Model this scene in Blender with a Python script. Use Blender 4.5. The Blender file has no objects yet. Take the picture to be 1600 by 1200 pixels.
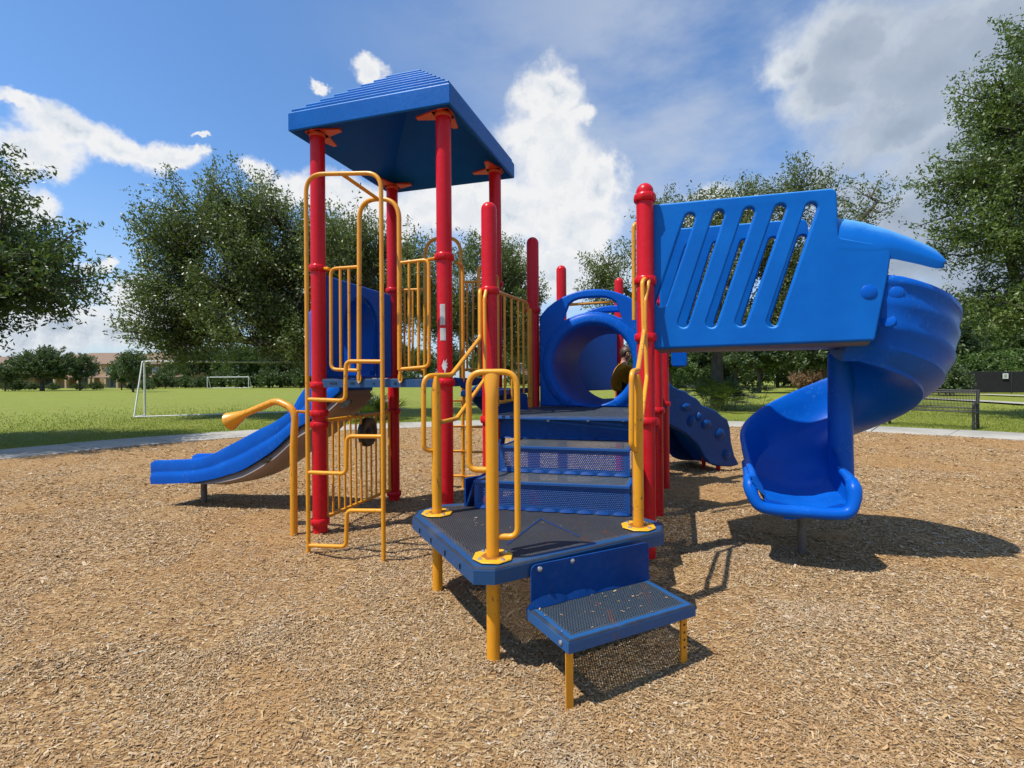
import bpy, bmesh, math, random
import numpy as np
from mathutils import Vector, Matrix, noise
sc = bpy.context.scene
COL = sc.collection
R = math.radians
random.seed(7)
rng = np.random.default_rng(7)
V3 = Vector
# ------------------------------------------------------------------ camera
CAM_H = 1.36
FPX = 780.0
ROLL = R(0.40)
cam_data = bpy.data.cameras.new('camera')
cam = bpy.data.objects.new('camera', cam_data)
COL.objects.link(cam)
cam_data.sensor_width = 36.0
cam_data.lens = FPX / 1600 * 36.0
cam_data.shift_y = -10 / 1600
cam_data.clip_start = 0.05
cam_data.clip_end = 5000
cam.matrix_world = Matrix.Translation((0, 0, CAM_H)) @ Matrix.Rotation(R(90), 4, 'X') @ Matrix.Rotation(-ROLL, 4, 'Z')
sc.camera = cam

def ray(px, py):
    u, v = px - 800.0, 590.0 - py
    c, s = math.cos(ROLL), math.sin(ROLL)
    return (u * c + v * s) / FPX, (-u * s + v * c) / FPX
def D(px, py, y):
    a, b = ray(px, py)
    return V3((a * y, y, CAM_H + b * y))
def G(px, py, z=0.0):
    a, b = ray(px, py)
    y = (z - CAM_H) / b
    return V3((a * y, y, z))
def VP(px, py, p0, p1):
    """point seen at a pixel of the survey photo on the upright plane through p0, p1"""
    a, b = ray(px, py)
    d = V3((p1[0] - p0[0], p1[1] - p0[1]))
    n = V3((-d[1], d[0]))
    y = (n[0] * p0[0] + n[1] * p0[1]) / (n[0] * a + n[1])
    return V3((a * y, y, CAM_H + b * y))

# ------------------------------------------------------------------ mesh builder
class M:
    def __init__(s):
        s.v = []; s.f = []; s.sm = []
    def add(s, vs, fs, smooth=True):
        o = len(s.v)
        s.v += [tuple(p) for p in vs]
        s.f += [tuple(i + o for i in f) for f in fs]
        s.sm += [smooth] * len(fs)
        return s
    def loft(s, rings, close=True, caps=True, smooth=True):
        n = len(rings[0]); vs = [p for r in rings for p in r]; fs = []
        for k in range(len(rings) - 1):
            for i in range(n if close else n - 1):
                j = (i + 1) % n
                fs.append((k * n + i, k * n + j, (k + 1) * n + j, (k + 1) * n + i))
        s.add(vs, fs, smooth)
        if caps and close:
            s.add(rings[0], [tuple(range(n))[::-1]], False)
            s.add(rings[-1], [tuple(range(n))], False)
        return s
    def tube(s, path, r, seg=12, caps=True):
        path = [V3(p) for p in path]
        q = [path[0]]
        for p in path[1:]:
            if (p - q[-1]).length > 1e-5: q.append(p)
        path = q
        n = len(path)
        rr = r if isinstance(r, (list, tuple)) else [r] * n
        rings = []; up = None
        for i, p in enumerate(path):
            t0 = (path[i] - path[i - 1]).normalized() if i > 0 else None
            t1 = (path[i + 1] - path[i]).normalized() if i < n - 1 else None
            t = (t0 + t1).normalized() if t0 and t1 else (t0 or t1)
            if up is None:
                up = V3((0, 0, 1)) if abs(t.z) < .9 else V3((0, 1, 0))
            up = (up - t * up.dot(t)).normalized()
            w = t.cross(up)
            sc_ = 1.0
            if t0 and t1:
                cs = max(.5, t.dot(t1)); sc_ = 1.0 / cs
            rings.append([p + (up * math.cos(2 * math.pi * k / seg) + w * math.sin(2 * math.pi * k / seg)) * rr[min(i, len(rr) - 1)] for k in range(seg)])
        return s.loft(rings, True, caps)
    def lathe(s, c, prof, seg=24, axis=None):
        c = V3(c)
        rings = []
        if axis is None:
            ux, uy, uz = V3((1, 0, 0)), V3((0, 1, 0)), V3((0, 0, 1))
        else:
            uz = V3(axis).normalized(); ux = uz.orthogonal().normalized(); uy = uz.cross(ux)
        for r, z in prof:
            rings.append([c + ux * (r * math.cos(2 * math.pi * k / seg)) + uy * (r * math.sin(2 * math.pi * k / seg)) + uz * z for k in range(seg)])
        return s.loft(rings, True, True)
    def box(s, c, ux, uy, uz, sx, sy, sz):
        c = V3(c); ux = V3(ux).normalized(); uy = V3(uy).normalized(); uz = V3(uz).normalized()
        vs = [c + ux * (a * sx / 2) + uy * (b * sy / 2) + uz * (d * sz / 2) for d in (-1, 1) for b in (-1, 1) for a in (-1, 1)]
        return s.add(vs, [(0, 2, 3, 1), (4, 5, 7, 6), (0, 1, 5, 4), (2, 6, 7, 3), (0, 4, 6, 2), (1, 3, 7, 5)], False)
    def prism(s, poly, z0, z1):
        n = len(poly)
        vs = [(p[0], p[1], z0) for p in poly] + [(p[0], p[1], z1) for p in poly]
        fs = [tuple(range(n))[::-1], tuple(range(n, 2 * n))] + [(i, (i + 1) % n, n + (i + 1) % n, n + i) for i in range(n)]
        return s.add(vs, fs, False)
    def slab(s, pts, thick):
        """closed outline of 3-D points in one plane, given thickness along its normal (backwards)"""
        n = len(pts); pts = [V3(p) for p in pts]
        nn = V3((0, 0, 0))
        for i in range(n):
            nn += pts[i].cross(pts[(i + 1) % n])
        nn.normalize()
        vs = pts + [p - nn * thick for p in pts]
        fs = [tuple(range(n)), tuple(range(n, 2 * n))[::-1]] + [(i, n + i, n + (i + 1) % n, (i + 1) % n) for i in range(n)]
        return s.add(vs, fs, False)
    def build(s, name, mat, parent=None, bevel=0, bseg=2, fix=True, local=False):
        off = V3((0, 0, 0)) if local else wloc(parent)
        me = bpy.data.meshes.new(name)
        me.from_pydata([(p[0] - off[0], p[1] - off[1], p[2] - off[2]) for p in s.v], [], s.f)
        me.polygons.foreach_set('use_smooth', s.sm)
        if fix or bevel:
            bm = bmesh.new(); bm.from_mesh(me)
            bmesh.ops.remove_doubles(bm, verts=bm.verts, dist=1e-5)
            bmesh.ops.recalc_face_normals(bm, faces=bm.faces)
            if bevel:
                ed = [e for e in bm.edges if len(e.link_faces) == 2 and e.calc_face_angle(0) > R(35)]
                bmesh.ops.bevel(bm, geom=ed, offset=bevel, segments=bseg, affect='EDGES', profile=.5, clamp_overlap=True)
                for f in bm.faces: f.smooth = True
            bm.to_mesh(me); bm.free()
        me.materials.append(mat)
        if bevel or True:
            try: me.set_sharp_from_angle(angle=R(42))
            except Exception: pass
        o = link(name, me, parent)
        if bevel:
            wn = o.modifiers.new('weighted_normal', 'WEIGHTED_NORMAL'); wn.keep_sharp = True; wn.weight = 80
        return o

def each(name, mat, parent, items, **kw):
    """one object per item; every item is a function that draws itself into a fresh mesh"""
    out = []
    for fn in items:
        m = M(); fn(m); out.append(m.build(name, mat, parent, **kw))
    return out
def bolts(parent, pts, axis, r=.011, h=.009, name='bolt', mat=None):
    for p in pts:
        M().lathe(p, [(r, 0), (r * .9, h * .6), (r * .35, h)], 10, axis=axis).build(name, mat or ZINC, parent)

def wloc(parent):
    if parent is None: return V3((0, 0, 0))
    l = V3((0, 0, 0)); o = parent
    while o is not None:
        l += V3(o.location); o = o.parent
    return l
def link(name, me, parent=None):
    o = bpy.data.objects.new(name, me)
    COL.objects.link(o)
    if parent: o.parent = parent
    return o
def thing(name, label, cat, loc=(0, 0, 0), rz=0, group=None):
    o = bpy.data.objects.new(name, None); COL.objects.link(o)
    o.empty_display_size = .2
    o.location = loc; o.rotation_euler = (0, 0, rz)
    return tag(o, label, cat, group)
def tag(o, label, cat, group=None, kind=None):
    o['label'] = label; o['category'] = cat
    if group: o['group'] = group
    if kind: o['kind'] = kind
    return o
def fillet(pts, r, n=6):
    pts = [V3(p) for p in pts]; out = [pts[0]]
    for i in range(1, len(pts) - 1):
        p = pts[i]; a = pts[i - 1] - p; b = pts[i + 1] - p
        la, lb = a.length, b.length
        a.normalize(); b.normalize()
        ang = a.angle(b, math.pi)
        if ang > R(176): out.append(p); continue
        d = min(r / math.tan(ang / 2), la * .48, lb * .48)
        p0, p1 = p + a * d, p + b * d
        for k in range(n + 1):
            t = k / n
            out.append(p0 * (1 - t) ** 2 + p * 2 * t * (1 - t) + p1 * t * t)
    out.append(pts[-1]); return out
def smooth_path(pts, n=8):
    """Catmull-Rom through points (tuples of any size)"""
    P = [np.array(p, float) for p in pts]
    P = [2 * P[0] - P[1]] + P + [2 * P[-1] - P[-2]]
    out = []
    for i in range(1, len(P) - 2):
        for k in range(n):
            t = k / n
            out.append(.5 * ((2 * P[i]) + (-P[i - 1] + P[i + 1]) * t + (2 * P[i - 1] - 5 * P[i] + 4 * P[i + 1] - P[i + 2]) * t * t + (-P[i - 1] + 3 * P[i] - 3 * P[i + 1] + P[i + 2]) * t ** 3))
    out.append(P[-2]); return out
def panel(name, loops, origin, ux, uy, thick, bev, mat, parent):
    """moulded panel: 2-D outline (first loop) with holes (other loops), rounded edges; ux, uy are its axes"""
    cu = bpy.data.curves.new(name, 'CURVE'); cu.dimensions = '2D'; cu.fill_mode = 'BOTH'
    cu.extrude = max(1e-4, thick / 2 - bev); cu.bevel_depth = bev; cu.bevel_resolution = 2; cu.offset = -bev
    for lp in loops:
        sp = cu.splines.new('POLY'); sp.points.add(len(lp) - 1)
        for i, p in enumerate(lp): sp.points[i].co = (p[0], p[1], 0, 1)
        sp.use_cyclic_u = True
    ob = bpy.data.objects.new(name + '_tmp', cu); COL.objects.link(ob)
    dg = bpy.context.evaluated_depsgraph_get()
    me = bpy.data.meshes.new_from_object(ob.evaluated_get(dg))
    bpy.data.objects.remove(ob); bpy.data.curves.remove(cu)
    me.name = name
    ux = V3(ux).normalized(); uy = V3(uy).normalized(); uz = ux.cross(uy)
    m = Matrix((ux, uy, uz)).transposed().to_4x4()
    m.translation = V3(origin) - wloc(parent)
    me.transform(m)
    bm = bmesh.new(); bm.from_mesh(me)
    bmesh.ops.remove_doubles(bm, verts=bm.verts, dist=1e-5)
    bmesh.ops.recalc_face_normals(bm, faces=bm.faces)
    bm.to_mesh(me); bm.free()
    me.polygons.foreach_set('use_smooth', [True] * len(me.polygons))
    me.set_sharp_from_angle(angle=R(40))
    me.materials.clear(); me.materials.append(mat)
    o = link(name, me, parent)
    wn = o.modifiers.new('weighted_normal', 'WEIGHTED_NORMAL'); wn.keep_sharp = True; wn.weight = 90
    return o
def rrect2(pts, r, n=5):
    """rounded closed 2-D polygon"""
    out = []; m = len(pts)
    for i in range(m):
        p = V3((*pts[i], 0)); a = V3((*pts[i - 1], 0)) - p; b = V3((*pts[(i + 1) % m], 0)) - p
        la, lb = a.length, b.length; a.normalize(); b.normalize()
        rr = r[i] if isinstance(r, (list, tuple)) else r
        d = min(rr / math.tan(max(.05, a.angle(b)) / 2), la * .49, lb * .49)
        if rr <= 0: out.append((p.x, p.y)); continue
        p0, p1 = p + a * d, p + b * d
        for k in range(n + 1):
            t = k / n
            q = p0 * (1 - t) ** 2 + p * 2 * t * (1 - t) + p1 * t * t
            out.append((q.x, q.y))
    return out
SUN_E, SKY_S, EXPO, CLOUD_S = 5.0, .14, 0.22, .78
SKY_TINT = (.68, .93, 1.16)
# ------------------------------------------------------------------ materials
class NT:
    """small helper for node trees"""
    def __init__(s, nt): s.nt = nt; s.n = nt.nodes; s.l = nt.links
    def new(s, t, **kw):
        nd = s.n.new(t)
        for k, v in kw.items():
            if k.startswith('i_'): nd.inputs[k[2:].replace('_', ' ')].default_value = v
            else: setattr(nd, k, v)
        return nd
    def con(s, a, b): s.l.new(a, b)
    def val(s, x, inp):
        if hasattr(x, 'is_output') or isinstance(x, bpy.types.NodeSocket): s.con(x, inp)
        else: inp.default_value = x
    def math(s, op, a, b=0.0, c=None, clamp=False):
        nd = s.new('ShaderNodeMath', operation=op, use_clamp=clamp)
        s.val(a, nd.inputs[0]); s.val(b, nd.inputs[1])
        if c is not None: s.val(c, nd.inputs[2])
        return nd.outputs[0]
    def vmath(s, op, a, b=None):
        nd = s.new('ShaderNodeVectorMath', operation=op)
        s.val(a, nd.inputs[0])
        if b is not None: s.val(b, nd.inputs[1])
        return nd.outputs['Value'] if op in ('LENGTH', 'DOT_PRODUCT', 'DISTANCE') else nd.outputs['Vector']
    def mix(s, f, a, b, blend='MIX'):
        nd = s.new('ShaderNodeMix', data_type='RGBA', blend_type=blend)
        s.val(f, nd.inputs[0]); s.val(c4(a), nd.inputs[6]); s.val(c4(b), nd.inputs[7])
        return nd.outputs[2]
    def ramp(s, f, stops):
        nd = s.new('ShaderNodeValToRGB'); s.con(f, nd.inputs[0])
        el = nd.color_ramp.elements
        while len(el) < len(stops): el.new(.5)
        for e, (p, c) in zip(el, stops): e.position = p; e.color = c4(c)
        return nd.outputs[0]
    def smooth(s, x, lo, hi, a=0.0, b=1.0):
        nd = s.new('ShaderNodeMapRange', interpolation_type='SMOOTHSTEP')
        s.val(x, nd.inputs['Value']); s.val(lo, nd.inputs['From Min']); s.val(hi, nd.inputs['From Max'])
        nd.inputs['To Min'].default_value = a; nd.inputs['To Max'].default_value = b
        return nd.outputs[0]
    def noise(s, vec, scale, detail=3, rough=.55, out='Fac', dist=0.0, dim='3D'):
        nd = s.new('ShaderNodeTexNoise', noise_dimensions=dim)
        nd.inputs['Scale'].default_value = scale; nd.inputs['Detail'].default_value = detail
        nd.inputs['Roughness'].default_value = rough; nd.inputs['Distortion'].default_value = dist
        if vec is not None: s.con(vec, nd.inputs['Vector'])
        return nd.outputs[out]
    def obj(s): return s.new('ShaderNodeTexCoord').outputs['Object']
    def mapping(s, vec, scale=(1, 1, 1), rot=(0, 0, 0), loc=(0, 0, 0)):
        nd = s.new('ShaderNodeMapping')
        s.con(vec, nd.inputs['Vector']); nd.inputs['Scale'].default_value = scale
        nd.inputs['Rotation'].default_value = rot; nd.inputs['Location'].default_value = loc
        return nd.outputs[0]
    def bump(s, h, strength=.3, dist=.01):
        nd = s.new('ShaderNodeBump'); nd.inputs['Strength'].default_value = strength; nd.inputs['Distance'].default_value = dist
        s.con(h, nd.inputs['Height']); return nd.outputs[0]
def c4(c):
    if isinstance(c, (tuple, list)): return (*c, 1.0) if len(c) == 3 else tuple(c)
    return c
def mat(name):
    m = bpy.data.materials.new(name); m.use_nodes = True
    t = NT(m.node_tree); b = m.node_tree.nodes['Principled BSDF']
    return m, t, b
def setp(t, b, **kw):
    for k, v in kw.items(): t.val(c4(v) if k in ('Base Color',) else v, b.inputs[k])

def paint(name, col, col2, rough=.35, scuff=None, scuff_amt=.5, bumpy=.0, dust=.12, coat=0.0):
    m, t, b = mat(name); o = t.obj()
    n1 = t.noise(o, 2.2, 4, .6)
    c = t.mix(t.smooth(n1, .35, .68), col, col2)
    n2 = t.noise(o, 26, 5, .7)
    if scuff:
        w = t.noise(t.mapping(o, (60, 60, 22)), 1.0, 5, .75)
        w2 = t.noise(o, 3.4, 2, .5)
        f = t.math('MULTIPLY', t.smooth(w, .565, .64), t.smooth(w2, .45, .60))
        c = t.mix(t.math('MULTIPLY', f, scuff_amt), c, scuff)
    # fine dust and faded film
    f2 = t.math('MULTIPLY', t.smooth(n2, .45, .75), dust)
    c = t.mix(f2, c, (.42, .36, .30))
    setp(t, b, **{'Base Color': c, 'Roughness': t.smooth(n1, .3, .7, rough - .03, rough + .06)})
    b.inputs['Coat Weight'].default_value = coat; b.inputs['Coat Roughness'].default_value = .18
    if bumpy: t.con(t.bump(t.noise(o, 90, 3), bumpy, .002), b.inputs['Normal'])
    if name.startswith('blue'): b.inputs['Specular IOR Level'].default_value = .14
    if name.startswith('red'): b.inputs['Specular IOR Level'].default_value = .24
    return m
RED = paint('red_powder_coat', (.56, .008, .016), (.50, .007, .014), .28, None, 0, .02, .03)
YEL = paint('yellow_powder_coat', (.72, .30, .010), (.66, .26, .010), .33, (.07, .045, .02), .8, .06, .04)
YEL2 = paint('yellow_powder_coat_scuffed', (.72, .31, .010), (.66, .26, .010), .36, (.05, .035, .02), .95, .08, .05)
BLUE = paint('blue_moulded_plastic', (.001, .080, .42), (.001, .100, .50), .33, (.08, .24, .54), .35, .05, .0)
BLUE_R = paint('blue_roof_plastic', (.001, .095, .40), (.004, .125, .47), .42, (.25, .40, .55), .10, .06, .0)
BLUE_D = paint('blue_coated_steel', (.002, .038, .17), (.003, .050, .22), .40, (.06, .07, .09), .4, .10, .03)
TAUPE = paint('grey_brown_plastic', (.26, .205, .18), (.22, .175, .155), .6, (.12, .10, .09), .4, .1, .05)
FLOORM = paint('grey_blue_floor_plastic', (.10, .105, .12), (.13, .13, .14), .5)
ORANGE = paint('orange_red_bracket', (.62, .055, .015), (.56, .045, .015), .4)
BLACKP = paint('black_plastic', (.012, .012, .013), (.02, .019, .018), .42, None, 0, .1, .12)
GREYM = paint('grey_steel', (.10, .095, .085), (.07, .065, .06), .5, None, 0, .1, .15)
ZINC, t, b = mat('zinc_bolt'); setp(t, b, **{'Base Color': (.55, .55, .54), 'Metallic': .9, 'Roughness': .35})
WHITEM = paint('white_steel', (.72, .73, .72), (.62, .63, .62), .4, (.3, .25, .2), .4)

# hood and roof plastic: mixed to a paler blue where the surface faces up
def paler_up(name, lo=.30, hi=.90, amt=.6, c1=(.001, .105, .44), c2=(.002, .125, .49)):
    m, t, b = mat(name); o = t.obj()
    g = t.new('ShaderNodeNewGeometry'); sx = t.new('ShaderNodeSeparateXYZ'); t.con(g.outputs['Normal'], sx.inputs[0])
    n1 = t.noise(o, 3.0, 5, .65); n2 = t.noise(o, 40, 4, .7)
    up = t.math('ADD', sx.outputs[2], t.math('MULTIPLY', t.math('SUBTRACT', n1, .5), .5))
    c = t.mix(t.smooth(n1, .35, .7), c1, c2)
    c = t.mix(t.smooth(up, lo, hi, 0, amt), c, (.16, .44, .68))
    setp(t, b, **{'Base Color': c, 'Roughness': t.smooth(n2, .2, .8, .32, .5)})
    t.con(t.bump(t.noise(o, 70, 3), .08, .002), b.inputs['Normal'])
    b.inputs['Specular IOR Level'].default_value = .16
    return m
PALE_UP = paler_up('blue_plastic_pale_upward')
BLUE_R = paler_up('blue_roof_plastic', .22, .7, .62, (.001, .090, .37), (.001, .105, .42))

def deck_mat(name, holes=True, worn=(.046, .043, .040), base=(.004, .055, .16), spacing=.0135, rad=.28, wearmax=.95, rust=True):
    m, t, b = mat(name)
    uv = t.new('ShaderNodeUVMap').outputs[0]; o = t.obj()
    wear = t.new('ShaderNodeAttribute', attribute_name='wear').outputs['Fac']
    n1 = t.noise(o, 9, 5, .65); n2 = t.noise(o, 60, 4, .7)
    w = t.math('ADD', wear, t.math('MULTIPLY', t.math('SUBTRACT', n1, .5), .9))
    f = t.smooth(w, .25, .80, 0, wearmax)
    c = t.mix(t.math('MULTIPLY', f, t.smooth(n2, .15, .6, .7, 1.0)), base, worn)
    c = t.mix(t.math('MULTIPLY', t.smooth(t.math('ADD', wear, t.math('MULTIPLY', t.math('SUBTRACT', n1, .5), 1.1)), -.35, -.9), .85), c, (.018, .018, .02))
    # grey dust
    c = t.mix(t.smooth(t.noise(o, 5, 4, .6), .5, .8, 0, .35), c, (.10, .105, .10))
    if rust:
        rr = t.math('MULTIPLY', t.smooth(t.noise(t.mapping(o, (14, 5, 9), (0, 0, .6)), 1.0, 6, .75), .57, .66), t.smooth(t.noise(o, 1.7, 2, .5), .46, .60))
        c = t.mix(t.math('MULTIPLY', rr, .6), c, (.13, .048, .03))
    setp(t, b, **{'Base Color': c, 'Roughness': t.smooth(n2, .2, .8, .38, .62)})
    # staggered round holes
    sp = t.new('ShaderNodeSeparateXYZ'); t.con(uv, sp.inputs[0])
    x = t.math('DIVIDE', sp.outputs[0], spacing); y = t.math('DIVIDE', sp.outputs[1], spacing * .87)
    row = t.math('FLOOR', y)
    odd = t.math('MULTIPLY', t.math('MODULO', row, 2.0), .5)
    fx = t.math('SUBTRACT', t.math('FRACT', t.math('ADD', x, odd)), .5)
    fy = t.math('MULTIPLY', t.math('SUBTRACT', t.math('FRACT', y), .5), .87)
    d = t.math('SQRT', t.math('ADD', t.math('MULTIPLY', fx, fx), t.math('MULTIPLY', fy, fy)))
    t.con(t.bump(t.math('MULTIPLY', t.smooth(d, rad - .02, rad + .2), t.math('GREATER_THAN', wear, .6)), .8, .004), b.inputs['Normal'])
    if holes:
        h = t.math('MULTIPLY', t.math('LESS_THAN', d, rad), t.math('GREATER_THAN', wear, .97))
        tr = t.new('ShaderNodeBsdfTransparent'); mx = t.new('ShaderNodeMixShader')
        t.con(h, mx.inputs[0]); t.con(b.outputs[0], mx.inputs[1]); t.con(tr.outputs[0], mx.inputs[2])
        t.con(mx.outputs[0], m.node_tree.nodes['Material Output'].inputs['Surface'])
    return m
DECK = deck_mat('perforated_deck_coating')
STEPM = deck_mat('perforated_step_coating', worn=(.032, .046, .055), base=(.006, .075, .22))
TREAD = deck_mat('worn_tread_coating', worn=(.062, .075, .08), base=(.006, .07, .25), rust=False)
RISER = deck_mat('perforated_riser_coating', rad=.23, worn=(.002, .052, .22), base=(.002, .055, .23), wearmax=.3, rust=False)

# leaves
def leaf_mat(name, c1, c2, c3, trans=.35, rough=.5):
    m, t, b = mat(name)
    r = t.new('ShaderNodeAttribute', attribute_name='rnd').outputs['Fac']
    c = t.ramp(r, [(0, c1), (.55, c2), (1, c3)])
    setp(t, b, **{'Base Color': c, 'Roughness': rough})
    b.inputs['Specular IOR Level'].default_value = .55
    tl = t.new('ShaderNodeBsdfTranslucent'); t.con(t.mix(.6, c, (.13, .20, .02)), tl.inputs[0])
    mx = t.new('ShaderNodeMixShader'); mx.inputs[0].default_value = trans
    t.con(b.outputs[0], mx.inputs[1]); t.con(tl.outputs[0], mx.inputs[2])
    t.con(mx.outputs[0], m.node_tree.nodes['Material Output'].inputs['Surface'])
    return m
LEAF_OAK = leaf_mat('oak_leaf', (.072, .098, .023), (.132, .165, .047), (.215, .24, .090), .32, .42)
LEAF_GREEN = leaf_mat('green_oak_leaf', (.070, .110, .020), (.125, .18, .036), (.20, .26, .070), .34, .44)
LEAF_SHADE = leaf_mat('dense_leaf', (.034, .066, .014), (.058, .10, .022), (.10, .15, .036), .32, .46)
LEAF_BRIGHT = leaf_mat('fresh_leaf', (.055, .100, .022), (.085, .150, .028), (.13, .21, .04), .35, .5)
LEAF_FAR = leaf_mat('distant_leaf', (.048, .078, .026), (.078, .118, .040), (.118, .165, .058), .28, .55)
LEAF_PALM = leaf_mat('palmetto_leaf', (.022, .045, .016), (.04, .07, .024), (.07, .11, .035), .25, .4)
LEAF_DRY = leaf_mat('dry_grass_plume', (.28, .16, .09), (.36, .22, .13), (.42, .30, .18), .3, .7)
BARK, t, b = mat('bark'); o = t.obj()
n = t.noise(t.mapping(o, (9, 9, 2.2)), 1.0, 6, .7)
setp(t, b, **{'Base Color': t.ramp(n, [(.3, (.035, .028, .022)), (.6, (.09, .075, .06)), (.8, (.15, .13, .11))]), 'Roughness': .9})
t.con(t.bump(n, .8, .04), b.inputs['Normal'])
MOSS = leaf_mat('hanging_moss', (.10, .095, .05), (.13, .12, .065), (.17, .15, .085), .3, .8)

# ground
MULCH, t, b = mat('mulch_bed'); o = t.obj()
def chip_layer(scale, rot, seed):
    w = t.noise(o, 5 + seed, 2, .5, 'Color')
    v = t.new('ShaderNodeTexVoronoi'); v.inputs['Scale'].default_value = 1.0
    vec = t.mapping(t.vmath('ADD', o, t.vmath('MULTIPLY', w, (.05, .05, 0))), (scale, scale * 3.2, .01), (0, 0, rot), (seed, seed * 2, 0))
    t.con(vec, v.inputs['Vector']); return v
v1 = chip_layer(24, .3, 0); v2 = chip_layer(30, 1.7, 3.3); v3 = chip_layer(26, -.9, 7.1)
sel = t.noise(o, 33, 1, .5)
cc = t.mix(t.smooth(sel, .45, .5), v1.outputs['Color'], v2.outputs['Color'])
cc = t.mix(t.smooth(t.noise(o, 27, 1, .5), .52, .56), cc, v3.outputs['Color'])
sp = t.new('ShaderNodeSeparateColor'); t.con(cc, sp.inputs[0])
big = t.noise(o, .55, 5, .62); mid = t.noise(o, 2.6, 4, .6)
cA = t.ramp(sp.outputs[0], [(.0, (.15, .085, .040)), (.3, (.29, .168, .075)), (.62, (.41, .245, .102)), (.85, (.48, .315, .145)), (1, (.54, .40, .225))])
cB = t.ramp(sp.outputs[1], [(0, (.28, .15, .055)), (.5, (.39, .215, .085)), (1, (.46, .275, .115))])
c = t.mix(t.smooth(t.math('ADD', big, t.math('MULTIPLY', mid, .4)), .64, .84, 0, .75), cA, cB)
c = t.mix(t.smooth(mid, .55, .75, 0, .30), c, (.10, .06, .03), 'MIX')
setp(t, b, **{'Base Color': c, 'Roughness': .9}); b.inputs['Specular IOR Level'].default_value = .15
hh = t.math('ADD', t.math('MULTIPLY', v1.outputs['Distance'], -.6), t.math('ADD', t.math('MULTIPLY', sp.outputs[2], .5), t.math('MULTIPLY', t.noise(o, 45, 5, .7), .8)))
t.con(t.bump(hh, .9, .02), b.inputs['Normal'])

CHIP, t, b = mat('wood_chip')
r = t.new('ShaderNodeAttribute', attribute_name='rnd').outputs['Fac']; o = t.obj()
c = t.ramp(r, [(0, (.12, .074, .040)), (.16, (.27, .168, .082)), (.48, (.42, .268, .128)), (.68, (.51, .355, .188)), (.82, (.57, .44, .275)), (.93, (.45, .39, .31)), (1, (.72, .62, .48))])
big = t.noise(o, .55, 5, .62); mid = t.noise(o, 2.6, 4, .6)
c = t.mix(t.smooth(t.math('ADD', big, t.math('MULTIPLY', mid, .4)), .64, .84, 0, .55), c, (.40, .22, .085))
c = t.mix(t.smooth(t.noise(o, .8, 4, .6), .48, .68, 0, .42), c, (.40, .335, .25))
c = t.mix(t.math('MULTIPLY', t.noise(t.mapping(o, (160, 160, 160)), 1.0, 2, .5), .25), c, (.20, .13, .07))
setp(t, b, **{'Base Color': c, 'Roughness': .85}); b.inputs['Specular IOR Level'].default_value = .2

LAWN, t, b = mat('lawn'); o = t.obj()
n1 = t.noise(o, .16, 4, .6); n2 = t.noise(o, 1.3, 5, .65); n3 = t.noise(t.mapping(o, (26, 9, 1)), 1.0, 4, .75)
c = t.ramp(n3, [(.25, (.085, .125, .012)), (.5, (.18, .205, .024)), (.75, (.26, .275, .05))])
c = t.mix(t.smooth(n1, .4, .7, 0, .45), c, (.18, .235, .022))
c = t.mix(t.smooth(n2, .49, .70, 0, .5), c, (.29, .25, .085))
setp(t, b, **{'Base Color': c, 'Roughness': .8}); b.inputs['Specular IOR Level'].default_value = .2
t.con(t.bump(n3, .7, .05), b.inputs['Normal'])
GRASS = leaf_mat('grass_blade', (.15, .20, .02), (.22, .27, .032), (.37, .32, .10), .4, .6)
DRYSTRIP = None

CONC, t, b = mat('concrete'); o = t.obj()
n1 = t.noise(o, 1.1, 5, .65); n2 = t.noise(o, 60, 4, .7)
c = t.ramp(n1, [(.3, (.27, .255, .215)), (.55, (.37, .345, .295)), (.75, (.43, .40, .345))])
c = t.mix(t.smooth(n2, .4, .75, 0, .35), c, (.22, .21, .19))
setp(t, b, **{'Base Color': c, 'Roughness': .9}); t.con(t.bump(n2, .3, .004), b.inputs['Normal'])
# houses
def plain(name, col, col2, scale=2.0, rough=.8):
    m, t, b = mat(name); o = t.obj(); n = t.noise(o, scale, 4, .6)
    setp(t, b, **{'Base Color': t.mix(t.smooth(n, .3, .7), col, col2), 'Roughness': rough}); return m
STUCCO = plain('tan_stucco', (.42, .27, .13), (.46, .30, .15))
STUCCO2 = plain('pale_stucco', (.50, .36, .21), (.46, .33, .19))
SHINGLE = plain('brown_shingle', (.17, .105, .065), (.21, .135, .085), 3)
TRIM = plain('white_trim', (.62, .58, .50), (.58, .54, .47))
GLASS, t, b = mat('window_glass'); setp(t, b, **{'Base Color': (.10, .13, .15), 'Roughness': .08}); b.inputs['Specular IOR Level'].default_value = .8
FENCEM = plain('black_windscreen', (.004, .004, .005), (.008, .008, .009), 4, .9)
STICK = plain('grey_sticker', (.52, .50, .48), (.40, .38, .37), 60, .5)
STICKW = plain('white_sticker', (.75, .74, .72), (.66, .65, .64), 40, .5)
BOARD = plain('pale_board', (.5, .52, .45), (.45, .47, .41), 8, .6)
SHIRT, t, b = mat('mustard_shirt'); o = t.obj(); n = t.noise(o, 14, 3, .6)
setp(t, b, **{'Base Color': t.mix(n, (.85, .34, .008), (.88, .38, .010)), 'Roughness': .9}); t.con(t.bump(t.noise(t.mapping(o, (8, 20, 12)), 1.0, 3, .6), .8, .03), b.inputs['Normal'])
SKIN, t, b = mat('skin'); setp(t, b, **{'Base Color': (.50, .29, .20), 'Roughness': .55}); b.inputs['Subsurface Weight'].default_value = .08
HAIR, t, b = mat('brown_hair'); o = t.obj()
setp(t, b, **{'Base Color': t.mix(t.noise(t.mapping(o, (90, 90, 12)), 1.0, 3, .6), (.035, .02, .012), (.09, .055, .03)), 'Roughness': .5})
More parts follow.
